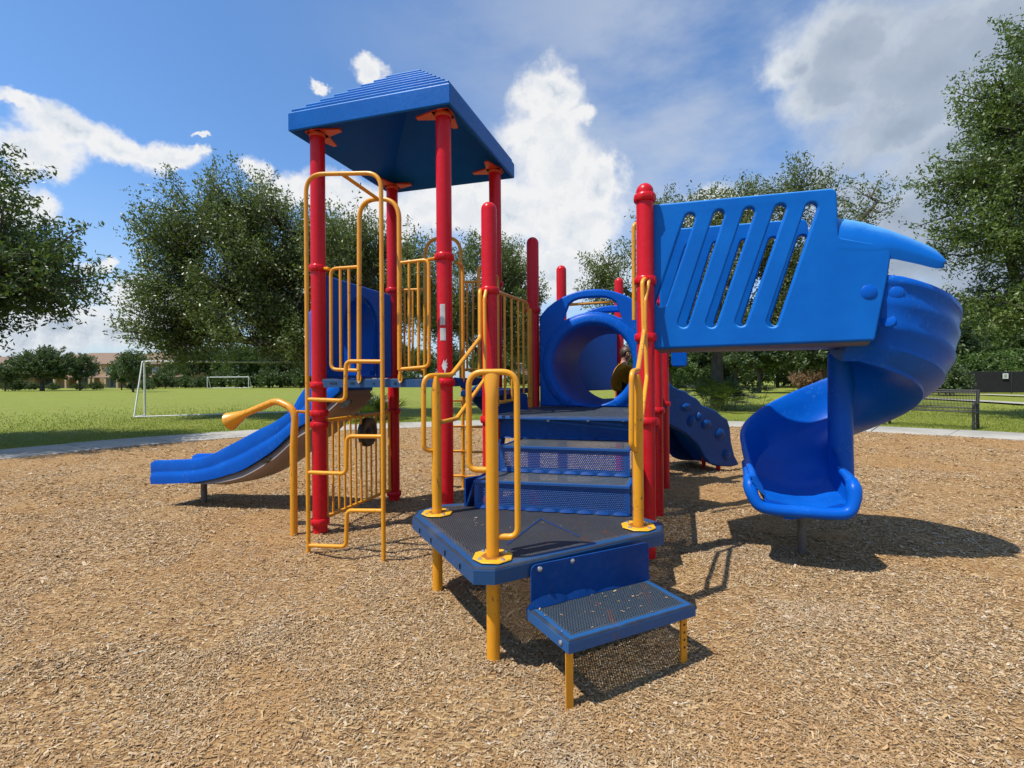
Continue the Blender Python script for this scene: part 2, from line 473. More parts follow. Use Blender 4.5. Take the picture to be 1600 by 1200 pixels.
SHORTS = plain('navy_shorts', (.02, .025, .05), (.03, .035, .06), 30, .9)
# ------------------------------------------------------------------ play structure
ah = V3((.960, -.281, 0)).normalized(); bh = V3((.327, .945, 0)).normalized(); ez = V3((0, 0, 1))
P1, P2, P3, P4 = V3((-1.71, 4.425, 0)), V3((-.55, 4.105, 0)), V3((-1.345, 5.66, 0)), V3((-.165, 5.235, 0))
P5, P6, P7, P6B = V3((-.18, 4.07, 0)), V3((1.0, 3.725, 0)), V3((.225, 5.24, 0)), V3((1.415, 4.90, 0))
P8, P8B, P9 = V3((.64, 6.39, 0)), V3((1.84, 6.06, 0)), V3((1.555, 7.22, 0))
ZD1, ZD2, ZL, ZR = 1.36, 1.056, .49, 3.54
root = thing('playground_structure', 'red, blue and yellow playground climbing structure with roofed tower and spiral slide', 'playground', (.3, 4.6, 0))
PR = .0635
def post(p, top, collars, roof=False, cap=None):
    m = M()
    if roof:
        m.lathe((p.x, p.y, 0), [(PR, -.25), (PR, top)], 28)
    else:
        prof = [(PR, -.25), (PR, top - .062)] + [(PR * math.cos(R(a)), top - .062 + PR * math.sin(R(a))) for a in (15, 30, 45, 60, 75, 86)]
        m.lathe((p.x, p.y, 0), prof, 28)
    po = m.build('post', RED, root)
    for z in collars:
        c = M()
        c.lathe((p.x, p.y, z), [(PR + .001, -.030), (PR + .011, -.028), (PR + .017, -.018), (PR + .019, 0), (PR + .017, .018), (PR + .011, .028), (PR + .001, .030)], 28)
        a = random.uniform(-2.2, -1.2)
        for q in (-.5, .5):
            c.lathe((p.x + (PR + .012) * math.cos(a + q * .8), p.y + (PR + .012) * math.sin(a + q * .8), z), [(.010, -.012), (.012, 0), (.010, .012)], 8)
        c.build('collar', RED, po)
    return po
post(P1, ZR, [2.336, 1.305, 1.055, .955, .10], True)
po2 = post(P2, ZR, [2.352, 1.325, .10], True)
post(P3, ZR, [2.352, .99, .06], True)
post(P4, ZR, [2.34, .99, .08], True)
post(P5, 2.79, [2.065, 1.02])
post(P6, 2.80, [2.69, 2.075, 1.652, 1.03])
post(P7, 2.83, [2.065, 1.02])
post(P6B, 2.79, [2.07, 1.03])
post(P8, 2.79, [2.07, 1.03])
post(P8B, 2.79, [2.07, 1.03])
post(P9, 2.79, [2.07, 1.03])
# stickers on the near tower post: curved patches
def curved_patch(p, rad, a0, a1, z0, z1, name, m_, outline=None):
    m = M()
    if outline is None:
        n = 8; rings = []
        for zz in (z0, z1):
            rings.append([(p.x + rad * math.cos(a0 + (a1 - a0) * i / n), p.y + rad * math.sin(a0 + (a1 - a0) * i / n), zz) for i in range(n + 1)])
        m.loft(rings, False, False)
    else:
        ring = [(p.x + rad * math.cos(a0 + (a1 - a0) * u), p.y + rad * math.sin(a0 + (a1 - a0) * u), z0 + (z1 - z0) * v) for u, v in outline]
        cx = sum(u for u, v in outline) / len(outline); cz = sum(v for u, v in outline) / len(outline)
        c = (p.x + rad * 1.002 * math.cos(a0 + (a1 - a0) * cx), p.y + rad * 1.002 * math.sin(a0 + (a1 - a0) * cx), z0 + (z1 - z0) * cz)
        n = len(ring); m.add(ring + [c], [(i, (i + 1) % n, n) for i in range(n)])
    return m.build(name, m_, po2, fix=False)
am = math.atan2(-P2.y, -P2.x)
curved_patch(P2, PR + .0012, am - .62, am + .05, 1.36 + .43, 1.36 + .60, 'sticker', STICK)
curved_patch(P2, PR + .0012, am - .62, am + .12, 1.36 + .305, 1.36 + .405, 'sticker', STICK)
curved_patch(P2, PR + .0012, am - .42, am + .34, 1.36 + .035, 1.36 + .155, 'sticker', STICKW,
             [(.0, .55), (.2, .75), (.35, .95), (.5, .78), (.75, .95), (.9, 1), (.72, .74), (1, .72), (.82, .55), (1, .42), (.78, .38), (.62, .12), (.5, 0), (.4, .25), (.2, .3)])

# ---- roof
def quad_ring(c, ha, hb, z):
    return [c - ah * ha - bh * hb + ez * z, c + ah * ha - bh * hb + ez * z, c + ah * ha + bh * hb + ez * z, c - ah * ha + bh * hb + ez * z]
cR = (P1 + P2 + P3 + P4) / 4
HA, HB = .758, .785
m = M()
rings = [quad_ring(cR, HA - .05, HB - .05, ZR + .0), quad_ring(cR, HA - .012, HB - .012, ZR - .035), quad_ring(cR, HA, HB, ZR - .025), quad_ring(cR, HA, HB, ZR + .12), quad_ring(cR, HA - .01, HB - .01, ZR + .135)]
N = 8; ap = .10
for k in range(N):
    t0, t1 = k / N, (k + 1) / N
    a0 = HA - .02 + (ap - HA + .02) * t0; b0 = HB - .02 + (ap - HB + .02) * t0
    a1 = HA - .02 + (ap - HA + .02) * t1; b1 = HB - .02 + (ap - HB + .02) * t1
    z0 = ZR + .137 + .60 * t0; z1 = ZR + .137 + .60 * t1
    rings += [quad_ring(cR, a0, b0, z0), quad_ring(cR, a0 + .002, b0 + .002, z0 + .026), quad_ring(cR, a1 + .006, b1 + .006, z1 - .004)]
rings += [quad_ring(cR, ap - .02, ap - .02, ZR + .137 + .60)]
# inner hollow
m.loft(rings, True, False, False)
m.add(rings[-1], [(0, 1, 2, 3)], False)
inner = [rings[0], quad_ring(cR, .42, .43, ZR + .31), quad_ring(cR, .06, .06, ZR + .60)]
m.loft(inner, True, False, False); m.add(inner[-1], [(0, 1, 2, 3)], False)
roof = m.build('roof', BLUE_R, root, bevel=.006, bseg=2)
for p, sa, sb in ((P1, 1, 1), (P2, -1, 1), (P3, 1, -1), (P4, -1, -1)):
    m = M()
    z = ZR - .015
    # horizontal gusset plate with two flared arms
    A = p + ez * (z)
    for d in (ah * sa, bh * sb):
        e = ez.cross(d)
        pts = [A - d * .07 + e * .075, A + d * .05 + e * .075, A + d * .24 + e * .02, A + d * .24 - e * .02, A + d * .05 - e * .075, A - d * .07 - e * .075]
        lo = [q + ez * .0 for q in pts]; hi = [q + ez * .012 for q in pts]
        m.loft([lo, hi], True, True, False)
        # upright fin under the roof
        m.add([A + d * .06 + ez * .012, A + d * .24 + ez * .012, A + d * .24 + ez * .03, A + d * .06 + ez * .05], [(0, 1, 2, 3)], False)
    m.lathe(A, [(PR + .002, -.03), (PR + .006, -.025), (PR + .008, .0), (PR + .02, .01)], 24)
    m.build('bracket', ORANGE, roof)

# ---- tower deck
def deckbox(name, pts, z, th, mat_top, inset=.06, mat_side=BLUE_D, uvdir=None, parent=root, lip=.012):
    """perforated deck plate with turned-down edges: one mesh, 'wear' runs from the rim (0) to the field (1)"""
    pts = [V3((p[0], p[1], z)) for p in pts]
    off = wloc(parent)
    bm = bmesh.new()
    uvl = bm.loops.layers.uv.new('UVMap'); wl = bm.verts.layers.float.new('wear')
    top = [bm.verts.new(p) for p in pts]
    f = bm.faces.new(top)
    if f.normal.z < 0: f.normal_flip()
    f.normal_update()
    if f.normal.z < 0: bmesh.ops.reverse_faces(bm, faces=[f])
    r = bmesh.ops.inset_individual(bm, faces=[f], thickness=inset * .55)
    r = bmesh.ops.inset_individual(bm, faces=[f], thickness=inset * .45)
    for v in f.verts: v[wl] = 1.0
    for v in bm.verts:
        if v not in f.verts and v not in top: v[wl] = .35
    for v in top: v[wl] = -.9
    n = len(top); c = sum(pts, V3()) / n
    def shrink(d, dz):
        out = []
        for i in range(n):
            out.append(bm.verts.new(pts[i] + (pts[i] - c).normalized() * d + ez * dz))
        return out
    r1 = shrink(lip * .7, -lip * .3); r2 = shrink(lip, -lip); r3 = shrink(lip, -th)
    for v in r1: v[wl] = -1.0
    for v in r2: v[wl] = -.3
    rr = [top, r1, r2, r3]
    for a_, b_ in zip(rr[:-1], rr[1:]):
        for i in range(n):
            bm.faces.new((a_[i], b_[i], b_[(i + 1) % n], a_[(i + 1) % n]))
    du = V3(uvdir or ah).normalized(); dv = ez.cross(du)
    for fc in bm.faces:
        for lp in fc.loops:
            lp[uvl].uv = (lp.vert.co.dot(du) + 50, lp.vert.co.dot(dv) + 50)
    for dz_ in (.0015, .003, .0045):      # sheets through the plate's thickness, so that the holes close at a slant
        lowv = []
        for v in f.verts:
            nv = bm.verts.new(v.co - ez * dz_); nv[wl] = 1.0; lowv.append(nv)
        f2 = bm.faces.new(lowv)
        for lp in f2.loops: lp[uvl].uv = (lp.vert.co.dot(du) + 50, lp.vert.co.dot(dv) + 50)
    fv = list(f.verts)
    for i in range(len(fv)): bm.faces.new((fv[i], fv[(i + 1) % len(fv)], lowv[(i + 1) % len(fv)], lowv[i]))
    for v in bm.verts: v.co -= off
    bmesh.ops.recalc_face_normals(bm, faces=bm.faces)
    me = bpy.data.meshes.new(name); bm.to_mesh(me); bm.free()
    me.materials.append(mat_top)
    return link(name, me, parent)
def grow(pts, d):
    c = sum((V3(p) for p in pts), V3()) / len(pts)
    return [V3(p) + (V3(p) - c).normalized() * d for p in pts]
deckbox('deck', [P1 + ah * .07 - bh * .03, P2 - ah * .07 - bh * .03, P4 - ah * .07 + bh * .03, P3 + ah * .07 + bh * .03], ZD1, .075, DECK)
for px, w in ((517, 5), (523, 6), (550, 8), (583, 4), (617, 5), (661, 8)):   # dark slots in the deck edge
    p = VP(px, 598, P1 - bh * .044, P2 - bh * .044); M().box(p, ah, bh, ez, w * .0052, .004, .009).build('slot', BLACKP, root)
deckbox('deck', [P5 + ah * .02 - bh * .04, P6 - ah * .02 - bh * .04, P6B - ah * .04 + bh * .06, P7 + ah * .04 + bh * .06], ZD2, .025, TREAD)
deckbox('deck', [P8 - ah * .03 - bh * .06, P8B + ah * .03 - bh * .06, P9 + bh * .06], ZD2, .08, DECK)

# ---- connecting step and side plate between the two decks
m = M()
s0 = P2 + ah * .06 + bh * .12; s1 = P5 - ah * .06 + bh * .12
def ring_at(a_, lo, hi, dep0=.0, dep1=1.0):
    return a_
A0, A1 = P2 + bh * .18 + ah * .05, P4 - bh * .06 + ah * .05
B0, B1 = P5 + bh * .18 - ah * .02, P7 - bh * .06 - ah * .02
rings = []
for z in (1.20, 1.245, 1.255):
    k = .0 if z < 1.25 else .02
    rings.append([A0 + ez * z + ah * k, B0 + ez * z, B1 + ez * z, A1 + ez * z + ah * k])
m.loft(rings, True, True, False)
m.build('bridge_step', BLUE_D, root, bevel=.01)
# dark blue dished side plate
pl = [D(737, 606, 4.55), D(752, 596, 4.6), D(800, 612, 4.72), D(821, 615, 4.8), D(823, 640, 4.8), D(785, 646, 4.72), D(755, 645, 4.6), D(738, 628, 4.55)]
M().slab(pl, .04).build('side_plate', BLUE_D, root, bevel=.008)
pl = [D(708, 590, 4.3), D(727, 592, 4.34), D(727, 612, 4.34), D(720, 606, 4.32), D(716, 600, 4.3)]
M().slab(pl, .03).build('side_plate', BLUE_D, root, bevel=.004)

# ---- landing
Lp, Fp, Rp = G(683, 803, ZL), G(770, 872, ZL), G(997.5, 824, ZL)
out = [G(647, 807, ZL), G(741, 886.5, ZL), G(774, 887, ZL), G(1034, 830, ZL), G(1034, 817, ZL), G(986, 803, ZL), G(728, 786, ZL), G(690, 788, ZL), G(653, 798, ZL)]
land = deckbox('landing', out, ZL, .075, DECK, inset=.075)
# blue seam ribs lying across the field
c0 = G(845, 810, ZL + .0035)
for q in (G(793, 850, ZL + .0035), G(905, 838, ZL + .0035)):
    d = (q - c0).normalized(); M().box((c0 + q) / 2, d, ez.cross(d), ez, (q - c0).length, .007, .001).build('seam_rib', BLUE_D, land)
m = M()
for px, py in ((672, 838), (684, 852), (708, 866), (730, 885)): pass
for t_ in (.16, .38, .62, .84):
    q = out[0] + (out[1] - out[0]) * t_ - ez * .045; d = (out[1] - out[0]).normalized(); nrm = V3((d.y, -d.x, 0))
    if nrm.y > 0: nrm = -nrm
    M().box(q + nrm * .011, d, nrm, ez, .006, .008, .026).build('slot', BLACKP, land)
TR = .031
# base plate: yellow with rust round the post foot
PLATE, t, b = mat('yellow_plate_rusty'); o_ = t.obj()
sx_ = t.noise(o_, 22, 5, .7)
dd = t.new('ShaderNodeAttribute', attribute_name='foot').outputs['Fac']
c_ = t.mix(t.math('MULTIPLY', t.smooth(t.math('ADD', dd, t.math('MULTIPLY', t.math('SUBTRACT', sx_, .5), .9)), .42, .72), .9), (.72, .36, .012), (.22, .07, .02))
setp(t, b, **{'Base Color': c_, 'Roughness': .45})
def foot_attr(o, p):
    me = o.data; at = me.attributes.new('foot', 'FLOAT', 'POINT'); off = wloc(o.parent) if o.parent else V3()
    for i, v in enumerate(me.vertices):
        d = math.hypot(v.co.x + off.x - p.x, v.co.y + off.y - p.y)
        at.data[i].value = max(0, 1 - (d - .03) / .065)
def plate_with_foot(p):
    m = M(); a0 = .3
    for (r0, zz) in ((.032, .0125), ):
        pass
    rings = []
    for rr_, zz in ((.099, .004), (.101, .008), (.098, .0125), (.075, .0127), (.05, .0128), (.030, .0128)):
        rings.append([(p.x + rr_ * math.cos(a0 + k * math.pi / 4), p.y + rr_ * math.sin(a0 + k * math.pi / 4), ZL + zz) for k in range(8)])
    m.loft(rings, True, False, False)
    o = m.build('base_plate', PLATE, land); foot_attr(o, p)
    bolts(land, [(p.x + .078 * math.cos(a0 + .39 + k * math.pi / 2), p.y + .078 * math.sin(a0 + .39 + k * math.pi / 2), ZL + .012) for k in range(4)], ez)
for p in (Lp, Fp, Rp):
    plate_with_foot(p)
    M().lathe((p.x, p.y, 0), [(TR + .001, -.2), (TR + .001, ZL - .02)], 20).build('leg', YEL, land)

# handrail posts and loops
ux = V3((1, -.10, 0)).normalized()
def top_flare(p, z0, z1, d):
    rings = []
    for k, (zz, w, th) in enumerate(((z0, TR, TR), (z0 + .05, TR, TR), (z1 - .05, TR * 1.18, TR * .75), (z1, TR * 1.30, TR * .42))):
        e = ez.cross(d)
        rings.append([p + d * (w * math.cos(a)) + e * (th * math.sin(a)) + ez * (zz - p.z) for a in [2 * math.pi * i / 20 for i in range(20)]])
    return rings
def rail_post(p, ztop, d):
    m = M()
    m.loft([[p + V3((TR * math.cos(2 * math.pi * i / 20), TR * math.sin(2 * math.pi * i / 20), zz - p.z)) for i in range(20)] for zz in (ZL + .005, ztop - .16)], True, False)
    m.loft(top_flare(p, ztop - .16, ztop, d))
    return m.build('handrail_post', YEL2, root)
hp = rail_post(Fp, 1.385, ux)
F_ = lambda dx, z: V3((Fp.x, Fp.y, 0)) + ux * dx + ez * z
M().tube(fillet([F_(-.025, .915), F_(-.112, .915), F_(-.112, 1.388), F_(.122, 1.388), F_(.122, .595), F_(.025, .595)], .075, 8), .0148, 14).build('handrail_loop', YEL2, hp)
hp = rail_post(Lp, 1.372, V3((-.35, .93, 0)).normalized())
L_ = lambda px, py, y=3.19: D(px, py, y)
up5 = [P5 - ah * .075 + ez * 2.065, D(750, 452, 3.98), D(750, 528, 3.93), D(705.5, 586, 3.30), D(662, 587, 3.17), D(662, 703, 3.17), Lp + V3((0, 0, .895 - ZL))]
M().tube(fillet(up5, .07, 8), .0155, 14).build('handrail_loop', YEL2, hp)
lo5 = [P5 - bh * .07 + ez * 2.06, D(757, 466, 3.96), D(758, 592, 3.92), D(713.5, 654, 3.42), Lp + V3((.0, .0, 1.07 - ZL))]
M().tube(fillet(lo5, .06, 7), .0145, 14).build('handrail', YEL2, hp)
hp = rail_post(Rp, 1.375, V3((.1, .99, 0)).normalized())
upr = [P6 - bh * .08 + ez * 2.075, D(1003.5, 440, 3.60), D(1006, 520, 3.56), D(997, 578, 2.98), D(987, 581, 2.82), D(986.5, 700, 2.82), Rp + V3((0, 0, .93 - ZL))]
M().tube(fillet(upr, .055, 8), .0155, 14).build('handrail_loop', YEL2, hp)
lor = [P6 - bh * .06 + ah * .03 + ez * 2.07, D(1008, 470, 3.58), D(1008, 515, 3.56), D(1010.5, 590, 3.54), D(1001.5, 662, 3.05), Rp + V3((.0, .01, 1.06 - ZL))]
M().tube(fillet(lor, .06, 7), .0145, 14).build('handrail', YEL2, hp)

# ---- stairs up from the landing
def plate(name, A, B, dv, depth, th, mt, parent, inset=.05, both=False, udir=None):
    """rectangular perforated plate: edge A-B, extends depth along dv"""
    A = V3(A); B = V3(B); dv = V3(dv).normalized()
    off = wloc(parent)
    bm = bmesh.new(); uvl = bm.loops.layers.uv.new('UVMap'); wl = bm.verts.layers.float.new('wear')
    q = [A, B, B + dv * depth, A + dv * depth]
    vs = [bm.verts.new(p) for p in q]; f = bm.faces.new(vs); f.normal_update()
    nn = f.normal.copy()
    bmesh.ops.inset_individual(bm, faces=[f], thickness=inset * .5)
    bmesh.ops.inset_individual(bm, faces=[f], thickness=inset * .5)
    for v in f.verts: v[wl] = 1.0
    for v in bm.verts:
        if v not in f.verts and v not in vs: v[wl] = .35
    if name == 'tread':
        lowv = []
        for v in f.verts:
            nv = bm.verts.new(v.co - nn * .008); nv[wl] = 1.0; lowv.append(nv)
        fv = list(f.verts); bm.faces.new(lowv)
        for i in range(len(fv)): bm.faces.new((fv[i], fv[(i + 1) % len(fv)], lowv[(i + 1) % len(fv)], lowv[i]))
    lo = [bm.verts.new(p - nn * th) for p in q]
    for i in range(4): bm.faces.new((vs[i], lo[i], lo[(i + 1) % 4], vs[(i + 1) % 4]))
    du = (B - A).normalized()
    for fc in bm.faces:
        for lp in fc.loops:
            c = lp.vert.co - A; lp[uvl].uv = (c.dot(du) + 20, c.dot(dv) + 20)
    for v in bm.verts: v.co -= off
    me = bpy.data.meshes.new(name); bm.to_mesh(me); bm.free(); me.materials.append(mt)
    return link(name, me, parent)
stair = None
TL = [(G(728, 791, ZL), G(984, 807, ZL)), (G(741, 750, .678), G(984, 760, .678)), (G(781, 696, .867), G(984, 702.5, .867)), (G(783, 648.5, ZD2), G(984, 651, ZD2))]
hts = [ZL, .678, .867, ZD2]
# stringer boards at both sides are the stair's body
m = M()
for side in (0, 1):
    e = 1 if side else -1
    pr = []
    for k in range(3):
        p0 = TL[k][side]; q = TL[k + 1][side]
        pr += [V3((q.x, q.y, hts[k])), V3((q.x, q.y, hts[k + 1]))] if k else [V3((p0.x, p0.y, hts[0] - .02)), V3((p0.x, p0.y, hts[1]))]
    dp = TL[3][side] + bh * .12
    pr += [V3((dp.x, dp.y, ZD2 - .02)), V3((dp.x, dp.y, ZD2 - .16)), V3((TL[1][side] + bh * .10).to_tuple()[:2] + (ZL - .02,))]
    m.slab([p + ah * (.012 * e) for p in pr], .012)
m.tube([TL[1][0] + bh * .06 - ez * .06, TL[1][1] + bh * .06 - ez * .06], .012, 8)
stair = m.build('stairs', BLUE_D, root)
for k in range(3):
    A, B = TL[k + 1]; z = hts[k + 1]
    A0, B0 = V3((A.x, A.y, hts[k] + .004)), V3((B.x, B.y, hts[k] + .004))
    # riser: perforated in the two lower ones
    plate('riser', A0, B0, V3((0, 0, 1)), z - hts[k] - .008, .004, RISER if k < 2 else BLUE_D, stair, inset=.05)
    if k < 2:
        N_ = TL[k + 2]
        dep = ((N_[0] + N_[1]) / 2 - (A + B) / 2); dep.z = 0
        plate('tread', A + ez * 0 - bh * .012, B - bh * .012, bh, dep.length + .05, .014, TREAD, stair, inset=.05)
    # scalloped gussets at the foot of each riser
    n = 8 if k else 9
    d = (B - A); d.z = 0
    for i in range(n):
        m = M()
        p = A0 + (B0 - A0) * ((i + .5) / n) - bh * .006
        pts = []
        for a in range(9):
            th = math.pi * a / 8
            pts.append((p + d * (math.cos(th) * .46 / n) + ez * (.022 * math.sin(th) + .001), p + d * (math.cos(th) * .46 / n) - bh * (.012 * math.sin(th)) + ez * .002))
        rings = [[q[0] for q in pts], [(q[0] + q[1]) / 2 for q in pts], [q[1] for q in pts]]
        m.loft(rings, False, False); m.build('gusset', BLUE_D, stair, fix=False)
    if k == 2: bolts(stair, [VP(px, 657, A, B) - bh * .006 for px in (857, 919, 974)], -bh, .012, .010)
# left flange of the lowest step (chamfered)
fl = [G(728, 791, ZL) , G(741, 750, .678), G(772, 727, .69), G(790, 722, .70), G(790, 745, .60)]
M().slab([p - bh * .01 for p in fl], .012).build('flange', BLUE_D, stair)
# ---- bottom step
ZS = .27
sq = [G(890.6, 1000, ZS), G(1083, 944.5, ZS), G(1004, 901.5, ZS), G(825.5, 948, ZS)]
sd = (sq[1] - sq[0]).normalized(); sn = (sq[3] - sq[0]).normalized()
bst = deckbox('bottom_step', sq, ZS, .055, STEPM, inset=.055, uvdir=sd)
bp0, bp1 = sq[3] - sn * .024, sq[2] - sn * .024
w_ = (bp1 - bp0).length
lo_ = rrect2([(0, -.05), (w_, -.05), (w_, .205), (0, .205)], [0, 0, .03, .035])
panel('back_plate', [lo_], bp0 + ez * 0, sd, ez, .008, .002, BLUE_D, bst)
bolts(bst, [VP(px, py, bp0 - sn * .004, bp1 - sn * .004) for px, py in ((843, 889), (893.5, 876), (940.5, 865), (985.5, 857))], -sn, .014, .012)
bolts(bst, [sq[0] + sn * .05 - ez * .03 - sd * .012], -sd)
for i in range(4):   # folded gusset humps at the foot of the back plate
    m = M()
    p = bp0 + (bp1 - bp0) * ((i + .5) / 4) - sn * .005
    rings = []
    for lv in range(5):
        f_ = lv / 4
        rings.append([p + sd * (math.cos(math.pi * a / 10) * .115) + ez * (.050 * (1 - f_) * math.sin(math.pi * a / 10) + .002) - sn * (.012 * f_ * math.sin(math.pi * a / 10) + .004) for a in range(11)])
    m.loft(rings, False, False); m.build('gusset', BLUE_D, bst, fix=False)
def perf_leg(p, w, d):
    # angle-iron leg: two narrow webs
    m = M()
    m.box(p + ez * (ZS - .06) / 2 - ez * .08 + d * 0, d, ez.cross(d), ez, w, .006, ZS + .10)
    e = ez.cross(d)
    m.box(p + ez * (ZS - .06) / 2 - ez * .08 + d * (w / 2 - .003) + e * (w / 2 + .0035), d, e, ez, .006, w, ZS + .10)
    return m
l1 = G(887, 1097, 0); l2 = G(1070, 1021, 0)
lp_ = sq[0] + sn * .03 + sd * .016
perf_leg(V3((lp_.x, lp_.y, 0)), .036, sd).build('leg', YEL, bst)
lp_ = sq[1] + sn * .03 - sd * .03
lg = perf_leg(V3((lp_.x, lp_.y, 0)), .036, sd).build('leg', YEL, bst)
for k in range(5):
    M().lathe(V3((lp_.x, lp_.y, .06 + k * .036)) - ez.cross(sd) * .0035, [(.006, 0), (.006, .0008)], 10, axis=-ez.cross(sd)).build('hole', BLACKP, bst)

# ---- guards and hoops on the tower
fr0, fr1 = P1 - bh * .055, P2 - bh * .055
W = lambda px, py: VP(px, py, fr0, fr1)
TG, TB = .0195, .0125
def guard(name, outline, bars, parent=root, r=.015, rb=.0115, mt=YEL):
    m = M()
    for o in outline: m.tube(o, r, 12)
    for a, b_ in bars: m.tube([a, b_], rb, 10)
    return m.build(name, mt, parent)
hoop = M(); hp_ = fillet([W(561, 578), W(561.5, 311), W(623.5, 311), W(624.5, 578)], .19, 12)
hoop.tube(hp_, TG, 14)
hoop_o = hoop.build('entry_hoop', YEL, root)
for px in (561, 625.3):
    m = M(); c = W(px, 592); ring = []
    for k in range(16):
        a = 2 * math.pi * k / 16
        ring.append(c + ah * (.021 * math.cos(a)) + ez * (.034 * math.sin(a) + (.018 if math.sin(a) > 0 else 0)))
    m.loft([[p + bh * .006 for p in ring], [p - bh * .004 for p in ring]], True, True, False)
    m.tube([W(px, 572), W(px, 592)], [.018, .012], 12)
    m.build('tab', YEL, hoop_o)
bolts(hoop_o, [W(px, 598) - bh * .004 for px in (561, 625.3)], -bh, .009, .008)
guard('guard_rail', [fillet([W(560, 417), W(517, 420), W(517.5, 577), W(560, 579)], .055, 7), [P1 + ah * .05 + ez * 2.336, W(514, 420)]],
      [(W(531.5, 419), W(532.5, 577)), (W(545, 418), W(545.8, 578))])
guard('guard_rail', [fillet([W(625, 411), W(670, 405.5), W(670.5, 573), W(625, 577)], .055, 7), [W(668, 406), P2 - ah * .05 + ez * 2.352]],
      [(W(639, 409), W(639.5, 576)), (W(653.5, 408), W(654, 575))])
bk0, bk1 = P3 + bh * .055, P4 + bh * .055
B_ = lambda px, py: VP(px, py, bk0, bk1)
hoop = M(); hoop.tube(fillet([B_(664, 595), B_(664, 373), B_(719.5, 371), B_(720.5, 595)], .19, 12), TG, 14); hoop.build('entry_hoop', YEL, root)
guard('guard_rail', [fillet([B_(664, 452), B_(621, 453.5), B_(621, 577), B_(664, 578)], .055, 7)], [(B_(632, 453), B_(632, 577)), (B_(645, 453), B_(645, 578)), (B_(655, 453), B_(655, 578))])
guard('guard_rail', [fillet([B_(720, 441), B_(760, 440), B_(760, 577), B_(720, 578)], .055, 7)], [(B_(730, 441), B_(730, 577)), (B_(739, 441), B_(739, 578)), (B_(749, 441), B_(749, 578))])
# panel of bars between tower and lower deck (right side of the tower)
rt0, rt1 = P2 + ah * .055, P4 + ah * .055
RT = lambda t_, z: rt0 + (rt1 - rt0) * t_ + ez * z
guard('guard_rail', [fillet([RT(.50, 1.40), RT(.50, 2.40), RT(.93, 2.40), RT(.93, 1.42), RT(.5, 1.42)], .05, 7)], [(RT(.61, 1.42), RT(.61, 2.40)), (RT(.72, 1.42), RT(.72, 2.40)), (RT(.83, 1.42), RT(.83, 2.40))])
guard('guard_rail', [fillet([RT(.10, 2.33), RT(.2, 2.33), RT(.2, 1.1)], .06, 7)], [])
# lower deck, left guard
lf0, lf1 = P5 - ah * .03, P7 - ah * .03
LF = lambda px, py: VP(px, py, lf0, lf1)
guard('guard_rail', [fillet([P5 + ez * 2.14 + bh * .05, P5 + ez * 2.12 + bh * .17, P5 + ez * 1.12 + bh * .17], .1, 8),
                     fillet([P5 + ez * 2.09 + bh * .17, P7 + ez * 2.12 - bh * .16, P7 + ez * 1.06 - bh * .16], .12, 8), [P5 + bh * .17 + ez * 1.15, P7 - bh * .16 + ez * 1.15]],
      [(P5 + bh * q + ez * 1.15, P5 + bh * q + ez * 2.10) for q in (.36, .55, .74, .9)])
m = M(); m.box(P7 - bh * .09 + ez * 1.56, bh, ah, ez, .05, .03, 1.02); m.build('guard_plate', YEL, root, bevel=.01)
m = M(); m.tube(fillet([D(991, 500, 4.6), D(990, 352, 4.6), D(1004, 345, 4.65)], .05, 6), .02, 12); m.build('entry_hoop', YEL, root)

# ---- front ladder with stepped rungs
l0, l1 = G(482, 864, 0), G(599.5, 875, 0)
LW = lambda px, py: VP(px, py, l0, l1)
lad = M().tube(fillet([l0 - ez * .2, l0 + ez * (LW(482, 272).z), l1 + ez * (LW(597, 270).z), l1 - ez * .2], .14, 12), .0165, 14).build('ladder', YEL, root)
for (xl, yl, xm, yr, xr) in ((482, 852, 541, 797.5, 599), (482, 738, 541, 681.5, 599), (482, 624, 539.5, 564.5, 597.5)):
    M().tube(fillet([LW(xl, yl), LW(xm, yl + 2.2), LW(xm + 1, yr), LW(xr, yr + .5)], .05, 7), .0155, 12).build('rung', YEL, lad)
M().tube([LW(535, 272.5), W(592, 312)], .0145, 12).build('brace', YEL, lad)
# ---- rear pod climber
rp = G(724, 761, 0)
rc = M().tube([rp - ez * .1, rp + ez * 1.45], .022, 12).build('pole_climber', YEL, root)
for z in (.14, .45, .76, 1.08):
    m = M(); d = ah
    for s in (-1, 1):
        rings = []
        for f_, w in ((.0, .03), (.25, .055), (.7, .045), (1, .012)):
            c = rp + d * (s * .27 * f_) + ez * (z + .004)
            rings.append([c - bh * w + ez * .0, c + bh * w, c + bh * w * .7 - ez * .02, c - bh * w * .7 - ez * .02])
        m.loft(rings, True, True, False)
    m.build('foothold', YEL, rc)
# ---- drum panel under the tower
pn0, pn1 = P1 + bh * .07, P3 - bh * .07
PW = lambda px, py: VP(px, py, pn0, pn1)
zt, zb = .985, .115
Q = lambda t_, z: pn0 + (pn1 - pn0) * t_ + ez * z
bp = guard('bar_panel', [[Q(.0, zt), Q(1, zt)], [Q(0, zb), Q(1, zb)], [Q(.02, zb), Q(.02, zt)], [Q(.98, zb), Q(.98, zt)]],
           [(Q(t_, zb), Q(t_, zt)) for t_ in [.1 + .8 * k / 10 for k in range(11)]], root, .016, .0105)
c = PW(574, 675); nd = ah
M().lathe(c - nd * 0, [(.02, -.035), (.12, -.035), (.148, -.02), (.152, 0), (.145, .028), (.12, .036), (.09, .026), (.05, .022), (.03, .04), (.005, .045)], 32, axis=nd).build('spinner', BLACKP, bp)

